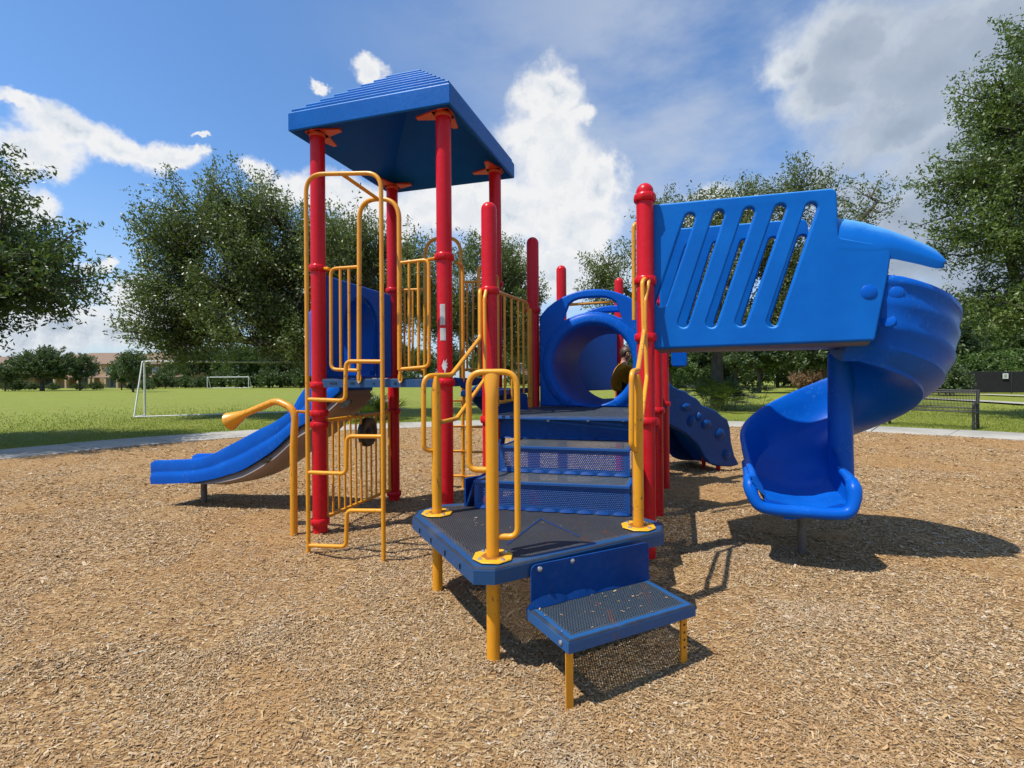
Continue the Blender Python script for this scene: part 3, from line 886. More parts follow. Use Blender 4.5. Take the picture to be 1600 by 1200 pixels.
# ---- talk tube
tp = G(459.5, 837, 0); tw = tp - ah
TW = lambda px, py: VP(px, py, tp, tw)
path = fillet([tp - ez * .15, tp + ez * (TW(461, 700).z), TW(462, 640), TW(432, 626), TW(384, 646)], .16, 10)
tt = M().tube(path, .0305, 18).build('talk_tube', YEL, root)
h0, h1 = TW(385, 645.5), TW(352, 662)
dh = (h1 - h0).normalized()
Lh = .195
M().lathe(h0, [(.030, -.02), (.033, -.02), (.034, .02), (.080, Lh), (.084, Lh + .004), (.080, Lh + .004), (.076, Lh - .004), (.030, .02)], 28, axis=dh).build('horn', YEL, tt)
M().tube([TW(463, 643), P1 + ez * 1.06], .013, 10).build('bracket', YEL, tt)

# ---- tunnel between the lower deck and the rear deck
def arch_panel(pa, pb, name='tunnel'):
    d = (pb - pa).normalized(); L = (pb - pa).length
    e = .075
    zc = 1.486 - ZD2; rr = .415
    xs = [];
    topc = 1.19
    outer = [(e, 0), (L - e, 0)]
    for k in range(0, 15):
        t_ = k / 14; x = L - e - (L - 2 * e) * t_
        y = .93 + (topc - .93) * (1 - (2 * t_ - 1) ** 2) ** .8
        outer.append((x, y))
    circ = [(L / 2 + rr * math.cos(2 * math.pi * k / 48), max(.012, zc + rr * math.sin(2 * math.pi * k / 48))) for k in range(48)]
    w0, w1 = .30, .235
    win = []
    for k in range(11):
        t_ = k / 10; x = L / 2 - w0 + 2 * w0 * t_
        win.append((x, .895 + .085 * (1 - (2 * t_ - 1) ** 2) - .02))
    for k in range(11):
        t_ = k / 10; x = L / 2 + w1 - 2 * w1 * t_
        win.append((x, 1.045 + .06 * (1 - (2 * t_ - 1) ** 4)))
    win = rrect2(win, .02, 2)
    o = panel(name, [outer, circ[::-1], win[::-1]], V3((pa.x, pa.y, ZD2 + .003)), d, ez, .07, .018, BLUE, root)
    # raised bead round the hole
    n = d.cross(ez)
    return o, pa + d * (L / 2) + ez * (1.486), n, d, rr
tun, c0, n0, d0, rr = arch_panel(P7, P6B)
tun2, c1, n1, d1, _ = arch_panel(P8, P8B, 'tunnel')
m = M()
for sgn, c_ in ((0, c0),):
    ring = []
    prof = [(rr + .10, -.036), (rr + .085, -.050), (rr + .03, -.056), (rr + .005, -.050), (rr - .012, -.030)]
    # bead: clipped at the deck
    rs = []
    for k in range(49):
        a = -R(58) + (math.pi + R(116)) * k / 48
        rs.append([c_ + d0 * (q[0] * math.cos(a)) + ez * (q[0] * math.sin(a)) - bh * (-q[1] * 1.0) for q in prof])
    m.loft(rs, False, False)
m.build('rim', BLUE, tun, fix=False)
m = M()
rs = []
for f_ in (0, .25, .5, .75, 1):
    cc_ = c0 + (c1 - c0) * f_; r_ = rr - .004 + .02 * math.sin(f_ * math.pi)
    rs.append([cc_ + d0 * (r_ * math.cos(2 * math.pi * k / 48)) + ez * max(-.428, r_ * math.sin(2 * math.pi * k / 48)) for k in range(48)])
ro = []
for f_ in (1, .75, .5, .25, 0):
    cc_ = c0 + (c1 - c0) * f_; r_ = rr + .03 + .02 * math.sin(f_ * math.pi)
    ro.append([cc_ + d0 * (r_ * math.cos(2 * math.pi * k / 48)) + ez * max(-.455, r_ * math.sin(2 * math.pi * k / 48)) for k in range(48)])
m.loft(rs + ro, True, False)
m.build('crawl_tube', BLUE, tun, fix=False)
wb = c0 + ez * (2.125 - 1.486)
M().tube([wb - d0 * .30 - ez * .02, wb + d0 * .27 - ez * .01], .0145, 12).build('grab_bar', YEL, tun)
# solid panel on the rear deck's left edge, small panel on the right
d = (P9 - P8).normalized(); L = (P9 - P8).length
po_ = rrect2([(.08, .12), (L - .08, .12), (L - .08, 1.02), (.08, 1.02)], .08)
panel('wall_panel', [po_], V3((P8.x, P8.y, ZD2)), d, ez, .05, .015, BLUE, root)
d = (P9 - P8B).normalized()
po_ = rrect2([(.07, .0), (.30, .0), (.30, .5), (.22, .95), (.07, .95)], .05)
panel('wall_panel', [po_], V3((P8B.x, P8B.y, ZD2)), d, ez, .05, .015, BLUE, root)
po_ = rrect2([(.07, .42), (.25, .42), (.25, .78), (.07, .78)], .04)
panel('wall_panel', [po_], V3((P8B.x, P8B.y, ZD2)) + ah * .02, ah, ez, .05, .015, BLUE, root)

# ---- rock climber on the far side
r0 = V3((1.84, 6.50, 0)); r1 = G(1127, 735, 0)
RW = lambda px, py: VP(px, py, r0, r1)
rd = (r1 - r0).normalized(); rn = ez.cross(rd)
ol = [(1042, 596), (1050, 604), (1058, 608), (1068, 611), (1077, 618), (1086, 622), (1095, 633), (1106, 637), (1117, 642), (1126, 650), (1134, 655), (1138, 668), (1140, 690), (1145, 711), (1153, 726), (1140, 729), (1118, 728), (1107, 724), (1098, 714), (1087, 694), (1068, 677), (1042, 663)]
pts = [RW(*q) for q in ol]
def uvp(p): return ((p - r0).dot(rd), p.z)
pl2 = [uvp(p) for p in pts]
rk = panel('rock_climber', [rrect2(pl2, .03, 3)], r0, rd, ez, .07, .025, BLUE_D, root)
panel('side_board', [rrect2(pl2, .03, 3)], r0 + rn * .62, rd, ez, .07, .025, BLUE_D, rk)
top_ = [RW(1042, 625), RW(1070, 640), RW(1098, 668), RW(1118, 700), RW(1135, 722)]
m = M()
rs = []
for i, p in enumerate(top_):
    rs.append([p + rn * .03 + ez * .06, p + rn * .59 + ez * .06, p + rn * .59 - ez * .05, p + rn * .03 - ez * .05])
m.loft(rs, True, True, False).build('ramp', BLUE, rk)
for (px, py, w, h) in ((1068, 638, 12, 8), (1076, 660, 9, 11), (1100, 665, 13, 10), (1121, 680, 13, 12), (1131, 712, 10, 11), (1088, 653, 6, 9)):
    p = RW(px, py) - rn * .03; s = .0088
    m = M(); rings = []
    for f_, q in ((0, 1.0), (.35, .92), (.7, .66), (1, .3)):
        rings.append([p + rd * (w * s * q * math.cos(a) + .01 * f_) + ez * (h * s * q * math.sin(a) * (1.0 if math.sin(a) > 0 else .75) + .03 * f_) - rn * (.05 * f_) for a in [2 * math.pi * k / 7 for k in range(7)]])
    m.loft(rings, True, True); m.build('handhold', BLUE_D, rk)
M().tube([r1 - ez * .1 + rn * .3, r1 + rn * .3 + ez * .25], .03, 12).build('foot_post', RED, rk)
M().tube([r1 - ez * .1 + rn * .05, r1 + rn * .05 + ez * .12], .03, 12).build('foot_post', RED, rk)
# ------------------------------------------------------------------ straight wave slide
sc0 = (P1 + P3) / 2
off_near = -.27
sp0 = sc0 + bh * off_near; sp1 = sp0 - ah
SW = lambda px, py: VP(px, py, sp0, sp1)
edge = [(530, 578, 612), (503, 588, 636), (480, 601, 659), (466, 619, 668), (452, 641, 680), (425, 660, 705), (400, 672.5, 722), (375, 686, 736), (350, 699, 744), (335, 707, 748.5), (320, 713, 751.5), (305, 716.5, 754), (287, 718, 755.5), (262, 719, 756.5), (242, 719.5, 757), (235, 722, 757)]
st = []
for px, yt, yb in edge:
    a, b_ = SW(px, yt), SW(px, yb)
    st.append(((a - sp0).dot(-ah), a.z, b_.z))
path = smooth_path(st, 5)
WD = .54
rings = []
for s_, zt, zb in path:
    c = sc0 - ah * s_
    h = zt - zb; fl = zb + h * .30
    prof = [(-.5, zb + .004), (-.512, zb + h * .28), (-.500, zb + h * .46), (-.488, zb + h * .50), (-.492, zb + h * .56), (-.500, zt - .03), (-.485, zt - .006), (-.455, zt), (-.425, zt - .006), (-.405, zt - .03),
            (-.385, fl + .07), (-.35, fl + .02), (-.28, fl), (0, fl - .004), (.28, fl), (.35, fl + .02), (.385, fl + .07), (.405, zt - .03), (.425, zt - .006), (.455, zt), (.485, zt - .006), (.5, zt - .03), (.492, zb + h * .56), (.488, zb + h * .50), (.5, zb + h * .46), (.512, zb + h * .28), (.5, zb + .004), (.46, zb), (.3, fl - .05), (-.3, fl - .05), (-.46, zb)]
    rings.append([c + bh * (q * WD) + ez * (z) for q, z in prof])
slide = M().loft(rings).build('straight_slide', BLUE, root)
# belly: grey-brown underside shell
rb = []; npt = len(path)
for i, (s_, zt, zb) in enumerate(path):
    f_ = i / (npt - 1)
    if f_ > .80: continue
    c = sc0 - ah * s_
    dz = .17 * max(0, math.sin(min(1, (1 - f_ / .80) * 1.0) * math.pi * .62)) ** .8
    if i == 0: dz *= .8
    rb.append([c + bh * (q * WD) + ez * (zb + .006 - dz * (1 - (2 * q) ** 4 * .55)) for q in (-.47, -.44, -.3, 0, .3, .44, .47)] + [c + bh * (.40 * WD) + ez * (zb + .006), c - bh * (.40 * WD) + ez * (zb + .006)])
M().loft(rb).build('belly', TAUPE, slide)
for px, py, w, h in ((541, 631, 10, 4), (416, 720, 9, 3)):
    p = SW(px, py) - bh * .012
    ring = [p + (-ah * .88 - ez * .42).normalized() * (w * .0068 * math.cos(a)) + (-ez * .9 + ah * .4).normalized() * (h * .0068 * math.sin(a)) for a in [2 * math.pi * k / 16 for k in range(16)]]
    M().loft([ring, [q + bh * .02 for q in ring]], True, True, False).build('drain_hole', BLACKP, slide)
sg = G(319, 783, 0)
M().lathe((sg.x, sg.y, 0), [(.032, -.1), (.032, .30)], 16).build('foot_post', GREYM, slide)
# hood panel at the tower
d = (P3 - P1).normalized(); L = (P3 - P1).length
hw, hh = .30, .80
arch = [(L / 2 - hw, .03), (L / 2 + hw, .03)] + [(L / 2 + hw * math.cos(math.pi * k / 16), .50 + hw * 1.05 * math.sin(math.pi * k / 16)) for k in range(17)]
outl = rrect2([(.075, .0), (L - .075, .0), (L - .075, .93), (.075, .93)], .04)
hood = panel('slide_hood', [outl, arch[::-1]], V3((P1.x, P1.y, ZD1 + .004)), d, ez, .05, .015, BLUE, root)
rs = []
for k, (f_, sc2) in enumerate(((0, 1.0), (.12, 1.03), (.28, 1.0), (.40, .90), (.46, .78))):
    cc_ = P1 + d * (L / 2) + ez * (ZD1 + .03) - ah * (f_ + .02)
    ring = [cc_ + d * (hw * sc2), cc_ + d * (hw * sc2) + ez * .47 * sc2]
    ring = [cc_ + d * (hw * sc2) + ez * 0.0] + [cc_ + d * (hw * sc2 * math.cos(math.pi * q / 16)) + ez * (.47 + hw * 1.05 * sc2 * math.sin(math.pi * q / 16)) for q in range(17)] + [cc_ - d * (hw * sc2)]
    ins = [cc_ - d * (hw * sc2 - .025)] + [cc_ + d * ((hw * sc2 - .025) * math.cos(math.pi * (16 - q) / 16)) + ez * (.47 + (hw * 1.05 * sc2 - .025) * math.sin(math.pi * (16 - q) / 16)) for q in range(17)] + [cc_ + d * (hw * sc2 - .025)]
    rs.append(ring + ins)
M().loft(rs).build('wing', BLUE, hood)
# ------------------------------------------------------------------ spiral slide
ax_ = V3((2.635, 4.01, 0)); ZH = 1.573
tA = (ax_ - P6).dot(ah)          # distance along the entry to the axis
RO = .72
th0 = math.atan2(-bh.y, -bh.x)   # azimuth of the entry side
prof_in = [(.075, .62), (.082, .30), (.10, .14), (.16, .045), (.26, .008), (.38, .0), (.48, .028), (.56, .085), (.62, .165), (.655, .26), (.675, .36), (.69, .47), (.705, .50), (.722, .505)]
prof_out = [(.735, .49), (.735, .455), (.722, .44), (.716, .37), (.724, .335), (.712, .30), (.692, .21), (.700, .175), (.682, .14), (.640, .065), (.640, .03), (.605, -.005), (.52, -.065), (.515, -.092), (.47, -.092), (.38, -.075), (.24, -.05), (.13, -.01), (.075, .03)]
prof = prof_in + prof_out
rings = []
def sp_ring(th, z0, inner=1.0, wall=1.0, rs=1.0, flat=0.0):
    rdv = V3((math.cos(th), math.sin(th), 0))
    out = []
    for k, (r_, z_) in enumerate(prof):
        zz = z_
        if r_ < .14 and k < 3: zz = z_ * inner
        if r_ > .60 and z_ > .1: zz = .1 + (z_ - .1) * wall
        if .4 < r_ < .63 and z_ > 0: zz *= 1 - .65 * flat
        out.append(ax_ + rdv * (r_ if r_ < .2 else .2 + (r_ - .2) * rs) + ez * (z0 + zz))
    return out
rdv0 = V3((math.cos(th0), math.sin(th0), 0))
tg0 = V3((-math.sin(th0), math.cos(th0), 0))
for s_ in (.10,):
    rings.append([p - tg0 * s_ for p in sp_ring(th0, ZH - .02, 1.0, .95, .84)])
A_TOT = R(270); NS = 54
zf = []
for k in range(NS + 1):
    f_ = k / NS; th = th0 + A_TOT * f_
    e = f_ + .06 * math.sin(2 * math.pi * f_) * -1 * .4
    z0 = ZH - .02 - (ZH - .02 - .47) * (e * .97 + .03 * e * e)
    inner = 1.0 if f_ < .8 else 1.0 - .45 * ((f_ - .8) / .2)
    wall = 1.0 if f_ < .62 else 1.0 - .35 * ((f_ - .62) / .38)
    q_ = min(1, f_ / .055); q_ = q_ * q_ * (3 - 2 * q_)
    rings.append(sp_ring(th, z0, inner, wall, .84 + .16 * q_, max(0, (f_ - .6) / .4))); zl = z0
th1 = th0 + A_TOT; tg1 = V3((-math.sin(th1), math.cos(th1), 0))
for s_, dz, i_, w_ in ((.12, -.022, .48, .58), (.26, -.036, .40, .50), (.42, -.042, .32, .38), (.54, -.043, .28, .36), (.64, -.043, .20, .26)):
    rings.append([p + tg1 * s_ for p in sp_ring(th1, zl + dz, i_, w_, 1.0, 1.0)])
spiral = M().loft(rings).build('spiral_slide', BLUE, root)
# rolled exit lip
last = rings[-1]; nin = len(prof_in)
lp = [last[i] for i in range(2, nin)]
lipc = [p - ez * .012 for p in lp]
rdl = V3((math.cos(th1), math.sin(th1), 0))
zfl = zl - .043
LPT = lambda r_, q, z: ax_ + rdl * r_ + tg1 * q + ez * (zfl + z)
lip_path = [LPT(.080, .30, .225), LPT(.076, .46, .205), LPT(.072, .575, .165), LPT(.080, .625, .075), LPT(.115, .645, -.005), LPT(.20, .65, -.028), LPT(.40, .65, -.030), LPT(.58, .65, -.028), LPT(.675, .645, -.005), LPT(.72, .62, .075), LPT(.728, .56, .150), LPT(.728, .44, .190), LPT(.725, .25, .240)]
pp = [V3(p) for p in smooth_path([tuple(p) for p in lip_path], 6)]
M().tube(pp, [.026 + .016 * min(1, min(i, len(pp) - 1 - i) / 14) + .008 * max(0, 1 - abs(min(i, len(pp) - 1 - i) - 14) / 6) for i in range(len(pp))], 16).build('exit_lip', BLUE, spiral)
for ra, rb_, name_ in ((.728, .58, 'corner_web'), (.074, .16, 'corner_web')):     # moulded webs between wall and lip
    g_ = lambda u, q: LPT(ra + (rb_ - ra) * u, q, .18 * (1 - u) ** 2.2 - .03)
    M().loft([[g_(u / 6, q) for u in range(7)] + [g_(u / 6, q) - ez * .03 for u in range(6, -1, -1)] for q in (.36, .50, .645)]).build(name_, BLUE, spiral)
# central column
M().lathe((ax_.x, ax_.y, 0), [(.098, zl - .02), (.092, zl + .10), (.088, zl + .3), (.086, ZH - .04), (.06, ZH - .03)], 24).build('column', BLUE, spiral)
fp = G(1253, 864, 0)
M().lathe((fp.x, fp.y, 0), [(.032, -.1), (.032, zfl - .06)], 16).build('foot_post', GREYM, spiral)
M().box(V3((fp.x, fp.y, zfl - .085)), rdl, tg1, ez, .34, .12, .02).build('foot_bracket', GREYM, spiral)
# hood: front slatted panel with rear twin, floor and visor
HB0 = .05        # the panel stands a little behind the post line
P6h = P6 + bh * HB0
def P2d(px, py, off=0):
    p = VP(px, py, P6h + bh * off, P6h + bh * off + ah); return ((p - P6h).dot(ah), p.z)
outl = [P2d(1020, 321, 0), P2d(1306, 295, 0), P2d(1309, 372, 0), P2d(1391, 386, 0), P2d(1390, 402, 0), P2d(1386, 430, 0), P2d(1365, 533, 0), P2d(1020, 546, 0)]
outl[0] = (.05, outl[0][1]); outl[-1] = (.05, outl[-1][1])
ol2 = rrect2(outl, [.02, .05, .03, .02, .03, .03, .03, .02])
slots = []
def stad(p, q, r):
    p = V3((*p, 0)); q = V3((*q, 0)); d = (q - p).normalized(); n = V3((-d.y, d.x, 0)); o = []
    for c_, a0 in ((p, 0), (q, math.pi)):
        for k in range(9):
            a = a0 + math.pi * k / 8
            v = n * (math.cos(a) * r) - d * (math.sin(a) * r); v = v
            pt = c_ + v; o.append((pt.x, pt.y))
    return o
for (x0, y0, x1, y1) in ((1078, 341, 1034, 472), (1123.5, 336, 1068, 504), (1170.5, 332, 1112, 504), (1219.5, 327, 1158, 502), (1268, 325, 1207, 503)):
    slots.append(stad(P2d(x0, y0, -.02), P2d(x1, y1, -.02), .037))
hood2 = panel('hood_panel', [ol2] + slots, V3((P6h.x, P6h.y, 0)), ah, ez, .055, .016, PALE_UP, spiral)
# round boss on the panel
pb = P2d(1358, 456, -.03); M().lathe(P6h + ah * pb[0] + ez * pb[1] - bh * .024, [(.048, 0), (.048, .006), (.044, .009), (.005, .009)], 24, axis=-bh).build('boss', BLUE, hood2)
# rear twin
sh = [(x, z) for x, z in outl]
xr = sh[1][0]
rear = rrect2([(.07, sh[0][1] - .01), (xr - .05, sh[1][1] - .01), (xr + .0, sh[2][1]), (xr + .1, sh[-2][1]), (.07, sh[-1][1])], [.02, .05, .03, .03, .02])
sl2 = []
for k in range(5):
    x0 = .32 + k * .215; sl2.append(stad((x0, sh[0][1] - .19), (x0 - .20, sh[0][1] - .84), .036))
panel('hood_panel', [rear] + sl2, P6 + bh * .70, ah, ez, .055, .016, PALE_UP, spiral)
# floor of the entry
m = M(); rs = []
for s_ in (.07, .5, 1.0, sh[-2][0] - .02):
    c = P6 + ah * s_
    rs.append([c + bh * q + ez * (ZH + .027 + z) for q, z in ((.055, .03), (.08, .0), (.66, .0), (.69, .03), (.69, -.02), (.64, -.036), (.09, -.036), (.06, -.02))])
M().loft(rs).build('entry_floor', FLOORM, spiral)
# visor: sloping lip wrapping from the panel over the chute
vis = []
stn = [(1296, 329, 412, .50), (1312, 334, 412, .50), (1340, 338, 412, .48), (1365, 343.5, 411, .46), (1392, 351.5, 404, .43), (1417, 360, 408, .40), (1440, 369, 413, .37), (1458, 377, 417.5, .33), (1469, 384, 419, .28), (1476, 392, 416.5, .22), (1479, 402, 409, .16)]
stn = [tuple(q) for q in smooth_path(stn, 4)]
for k, (px, yt, yl, wdt) in enumerate(stn):
    s_, zt_ = P2d(px, yt, -.03); _, zl_ = P2d(px, yl, -.03); h_ = zt_ - zl_
    c = P6h + ah * s_
    e_ = 1.0 if k < len(stn) - 1 else .6
    c = c + bh * (.005 * max(0, 1 - k / 4))
    vis.append([c - bh * .016 + ez * zl_, c - bh * .0278 + ez * (zl_ + h_ * .28), c - bh * .0282 + ez * (zl_ + h_ * .38), c - bh * .021 + ez * (zl_ + h_ * .55), c - bh * .004 + ez * (zl_ + h_ * .75), c + bh * .025 + ez * (zl_ + h_ * .91), c + bh * .06 + ez * (zl_ + h_ * 1.0), c + bh * .14 * e_ + ez * (zt_ + .02), c + bh * wdt * .6 + ez * (zt_ + .03), c + bh * wdt + ez * (zt_ + .02), c + bh * wdt + ez * (zt_ - .015), c + bh * wdt * .6 + ez * (zt_ - .008), c + bh * .12 * e_ + ez * (zt_ - .02), c + bh * .03 + ez * (zl_ + h_ * .62), c + bh * .012 + ez * (zl_ + h_ * .05)])
M().loft(vis).build('visor', PALE_UP, spiral)
# bosses on the chute wall
for px, py in ((1401, 457), (1388, 501)):
    a_, b__ = ray(px, py)
    ok_, p, n, _i = spiral.ray_cast(V3((0, 0, CAM_H)) - wloc(spiral), V3((a_, 1, b__)).normalized())
    if ok_: M().lathe(p + wloc(spiral) - n * .012, [(.042, 0), (.042, .0135), (.039, .0155), (.005, .0155)], 20, axis=n).build('boss', BLUE, spiral)
# ------------------------------------------------------------------ world, sun
SUN_EL, SUN_DIR = R(62), V3((-.88, -.47, 0)).normalized()
sun_d = bpy.data.lights.new('sun', 'SUN'); sun_d.energy = SUN_E; sun_d.angle = R(.53); sun_d.color = (1, .955, .88)
sun = bpy.data.objects.new('sun', sun_d); COL.objects.link(sun)
sv = SUN_DIR * math.cos(SUN_EL) + ez * math.sin(SUN_EL)
sun.rotation_euler = sv.to_track_quat('Z', 'Y').to_euler()
w = bpy.data.worlds.new('World'); sc.world = w; w.use_nodes = True
nt = w.node_tree; nt.nodes.clear(); t = NT(nt)
sky = t.new('ShaderNodeTexSky', sky_type='NISHITA'); sky.sun_disc = False
sky.sun_elevation = SUN_EL; sky.sun_rotation = math.atan2(SUN_DIR.x, SUN_DIR.y)
sky.air_density = 1.0; sky.dust_density = .6; sky.ozone_density = 2.0
dirv = t.new('ShaderNodeTexCoord').outputs['Generated']
def pdir(px, py):
    a, b_ = ray(px, py); return V3((a, 1, b_)).normalized()
BLOBS = [  # px, py, rx, ry  (survey of the cumulus banks, turned into sky directions)
 (858, 150, 58, 46), (850, 215, 74, 60), (905, 185, 30, 30), (880, 270, 80, 60), (935, 300, 48, 52), (945, 265, 26, 20), (800, 330, 120, 62), (900, 355, 90, 60), (700, 320, 100, 46), (600, 340, 90, 46), (500, 300, 70, 36), (440, 300, 50, 30), (860, 430, 150, 50), (395, 258, 32, 20),
 (105, 205, 70, 34), (60, 240, 80, 34), (185, 240, 62, 26), (255, 246, 48, 22), (30, 165, 40, 12), (290, 238, 22, 12),
 (40, 318, 48, 34), (-20, 300, 60, 50), (150, 415, 18, 12),
 (577, 122, 30, 21), (508, 148, 15, 14), (295, 206, 18, 5),
 (1330, 60, 120, 62), (1240, 100, 60, 32), (1450, 110, 170, 90), (1560, 60, 170, 110), (1400, 200, 130, 62), (1520, 240, 160, 90), (1650, 150, 200, 200),
 (1320, 310, 50, 34), (1460, 330, 120, 60), (1300, 130, 80, 80), (1420, 400, 130, 60), (1120, 330, 60, 40), (1560, 420, 120, 80), (1400, 345, 80, 34), (1290, 275, 26, 18),
 (90, 510, 230, 46), (250, 470, 90, 40), (60, 440, 90, 26), (1000, 60, 10, 5)]
def density(vec):
    """soft union of the cumulus banks, returns signed distance-like field"""
    d = None
    for (px, py, rx, ry) in BLOBS:
        c = pdir(px, py)
        k = 1.0 / (1 + ((px - 800) / FPX) ** 2 + ((590 - py) / FPX) ** 2)
        ax = rx / FPX * math.sqrt(k) * .93; az = ry / FPX * math.sqrt(k)
        q = t.vmath('MULTIPLY', t.vmath('SUBTRACT', vec, tuple(c)), (1 / ax, 1 / ax, 1 / az))
        l = t.math('SUBTRACT', 1.0, t.vmath('LENGTH', q))
        d = l if d is None else t.math('SMOOTH_MAX', d, l, .25)
    return d
sepd = t.new('ShaderNodeSeparateXYZ'); t.con(dirv, sepd.inputs[0])
# billowed warp so outlines are lumpy
wv = t.noise(dirv, 9.0, 5, .62, 'Color'); wv2 = t.noise(dirv, 34.0, 4, .6, 'Color')
vec = t.vmath('ADD', dirv, t.vmath('MULTIPLY', t.vmath('SUBTRACT', wv, (.5, .5, .5)), (.11, .11, .10)))
vec = t.vmath('ADD', vec, t.vmath('MULTIPLY', t.vmath('SUBTRACT', wv2, (.5, .5, .5)), (.022, .022, .020)))
dn = density(vec)
fb = t.noise(dirv, 16.0, 7, .62)
dn2 = t.math('ADD', dn, t.math('MULTIPLY', t.math('SUBTRACT', fb, .5), .55))
rt_ = t.smooth(sepd.outputs[0], .18, .42)
mask = t.smooth(t.math('ADD', dn2, t.math('MULTIPLY', rt_, .10)), -.17, t.math('ADD', .40, t.math('MULTIPLY', rt_, .22)))
# lumps lit from above-left: sample the billow field a little toward the sun
off = tuple((SUN_DIR * .3 + ez * .9).normalized() * .022)
nA = t.noise(vec, 15.0, 5, .58); nB = t.noise(t.vmath('ADD', vec, off), 15.0, 5, .58)
relief = t.math('MULTIPLY', t.math('SUBTRACT', nA, nB), 1.25)
relief = t.math('MULTIPLY', relief, t.math('SUBTRACT', 1.0, t.math('MULTIPLY', rt_, .72)))
# thick inner / lower parts are greyer; the bank on the right is backlit and grey
grey = t.math('ADD', t.smooth(dn2, .35, 1.1, 0, .55), t.smooth(sepd.outputs[2], .34, .06, 0, .42))
grey = t.math('ADD', grey, t.smooth(sepd.outputs[0], .30, .52, 0, .95))
lit = t.math('ADD', t.math('SUBTRACT', 1.02, t.math('MULTIPLY', grey, .62)), relief, clamp=True)
ccol = t.ramp(lit, [(.0, (.36, .43, .55)), (.35, (.47, .55, .67)), (.70, (.83, .88, .93)), (1.0, (1.0, 1.0, 1.0))])
# thin high veil
veil = t.math('MULTIPLY', t.smooth(t.noise(t.mapping(dirv, (2.2, 2.2, 5.0), (0, .5, .3)), 1.0, 6, .6), .30, .66), t.smooth(sepd.outputs[0], -.45, .35))
hz = t.smooth(sepd.outputs[2], .36, -.02, 0, .62)
bgS = t.new('ShaderNodeBackground'); bgS.inputs['Strength'].default_value = SKY_S
tint = t.mix(1.0, sky.outputs[0], SKY_TINT, 'MULTIPLY')
t.con(tint, bgS.inputs[0])
bgH = t.new('ShaderNodeBackground'); bgH.inputs[0].default_value = (.70, .78, .90, 1); bgH.inputs[1].default_value = .70
bgC = t.new('ShaderNodeBackground'); t.con(ccol, bgC.inputs[0]); bgC.inputs[1].default_value = CLOUD_S
m1 = t.new('ShaderNodeMixShader'); t.con(t.math('MAXIMUM', hz, t.math('MULTIPLY', veil, .75)), m1.inputs[0]); t.con(bgS.outputs[0], m1.inputs[1]); t.con(bgH.outputs[0], m1.inputs[2])
m2 = t.new('ShaderNodeMixShader'); t.con(t.math('MULTIPLY', mask, .96), m2.inputs[0]); t.con(m1.outputs[0], m2.inputs[1]); t.con(bgC.outputs[0], m2.inputs[2])
wo = t.new('ShaderNodeOutputWorld'); t.con(m2.outputs[0], wo.inputs[0])
vs = sc.view_settings; vs.view_transform = 'Standard'; vs.look = 'None'; vs.exposure = EXPO; vs.gamma = 1.0
sc.cycles.max_bounces = 8; sc.cycles.transparent_max_bounces = 12; sc.cycles.diffuse_bounces = 3; sc.cycles.glossy_bounces = 3
sc.cycles.transmission_bounces = 4; sc.cycles.use_denoising = True; sc.cycles.caustics_reflective = False; sc.cycles.caustics_refractive = False
w.cycles.sampling_method = 'MANUAL'; w.cycles.sample_map_resolution = 1024

# ------------------------------------------------------------------ ground
MC = V3((1.0, 3.4, 0)); RI, RO_ = 11.3, 12.95
def rim(a):  # the path wanders a little from a true circle
    return .35 * math.sin(2 * a + .6) + .18 * math.sin(3 * a + 1.0)
HOLLOWS = [(2.0, 3.1, .5, .05), (-4.35, 5.85, .55, .05), (.45, 1.85, .35, .03), (3.2, 7.5, .4, .04), (-1.3, 3.6, .4, .03)]
FEET = [P1, P2, P3, P4, P5, P6, P6B, P8, P8B, Lp, Fp, Rp, l0, l1, tp, sg, fp]
def gz(x, y):
    d = math.hypot(x - MC.x, y - MC.y)
    k = max(0, min(1, (RI - d) / 1.0))
    return k * (.045 * (noise.noise((x * .55, y * .55, 1.3))) + .016 * noise.noise((x * 2.1, y * 2.1, 4.7)) - sum(d_ * math.exp(-((x - a_) ** 2 + (y - b_) ** 2) / (r_ * r_)) for a_, b_, r_, d_ in HOLLOWS) + sum(.030 * math.exp(-((x - q.x) ** 2 + (y - q.y) ** 2) / .016) for q in FEET)) - .012
# lawn sheet to the horizon
me = bpy.data.meshes.new('lawn')
rr_ = [0, 6, 11, 13, 16, 20, 26, 34, 46, 64, 90, 140, 260, 520, 1200]; NA = 96
vs_ = [(0, 0, -.25)]; fs_ = []
for r_ in rr_[1:]:
    for k in range(NA):
        a = 2 * math.pi * k / NA; x, y = MC.x + r_ * math.cos(a), MC.y + r_ * math.sin(a)
        z = -.25 if r_ < 12 else -.02 + (.06 * noise.noise((x * .07, y * .07, 0)) if 14 < r_ < 200 else 0)
        vs_.append((x, y, z))
for k in range(NA): fs_.append((0, 1 + k, 1 + (k + 1) % NA))
for j in range(len(rr_) - 2):
    for k in range(NA):
        a, b_ = 1 + j * NA, 1 + (j + 1) * NA
        fs_.append((a + k, b_ + k, b_ + (k + 1) % NA, a + (k + 1) % NA))
me.from_pydata(vs_, [], fs_); me.materials.append(LAWN)
for p in me.polygons: p.use_smooth = True
tag(link('lawn', me), 'sunlit green sports field lawn reaching to the far trees', 'lawn', kind='structure')
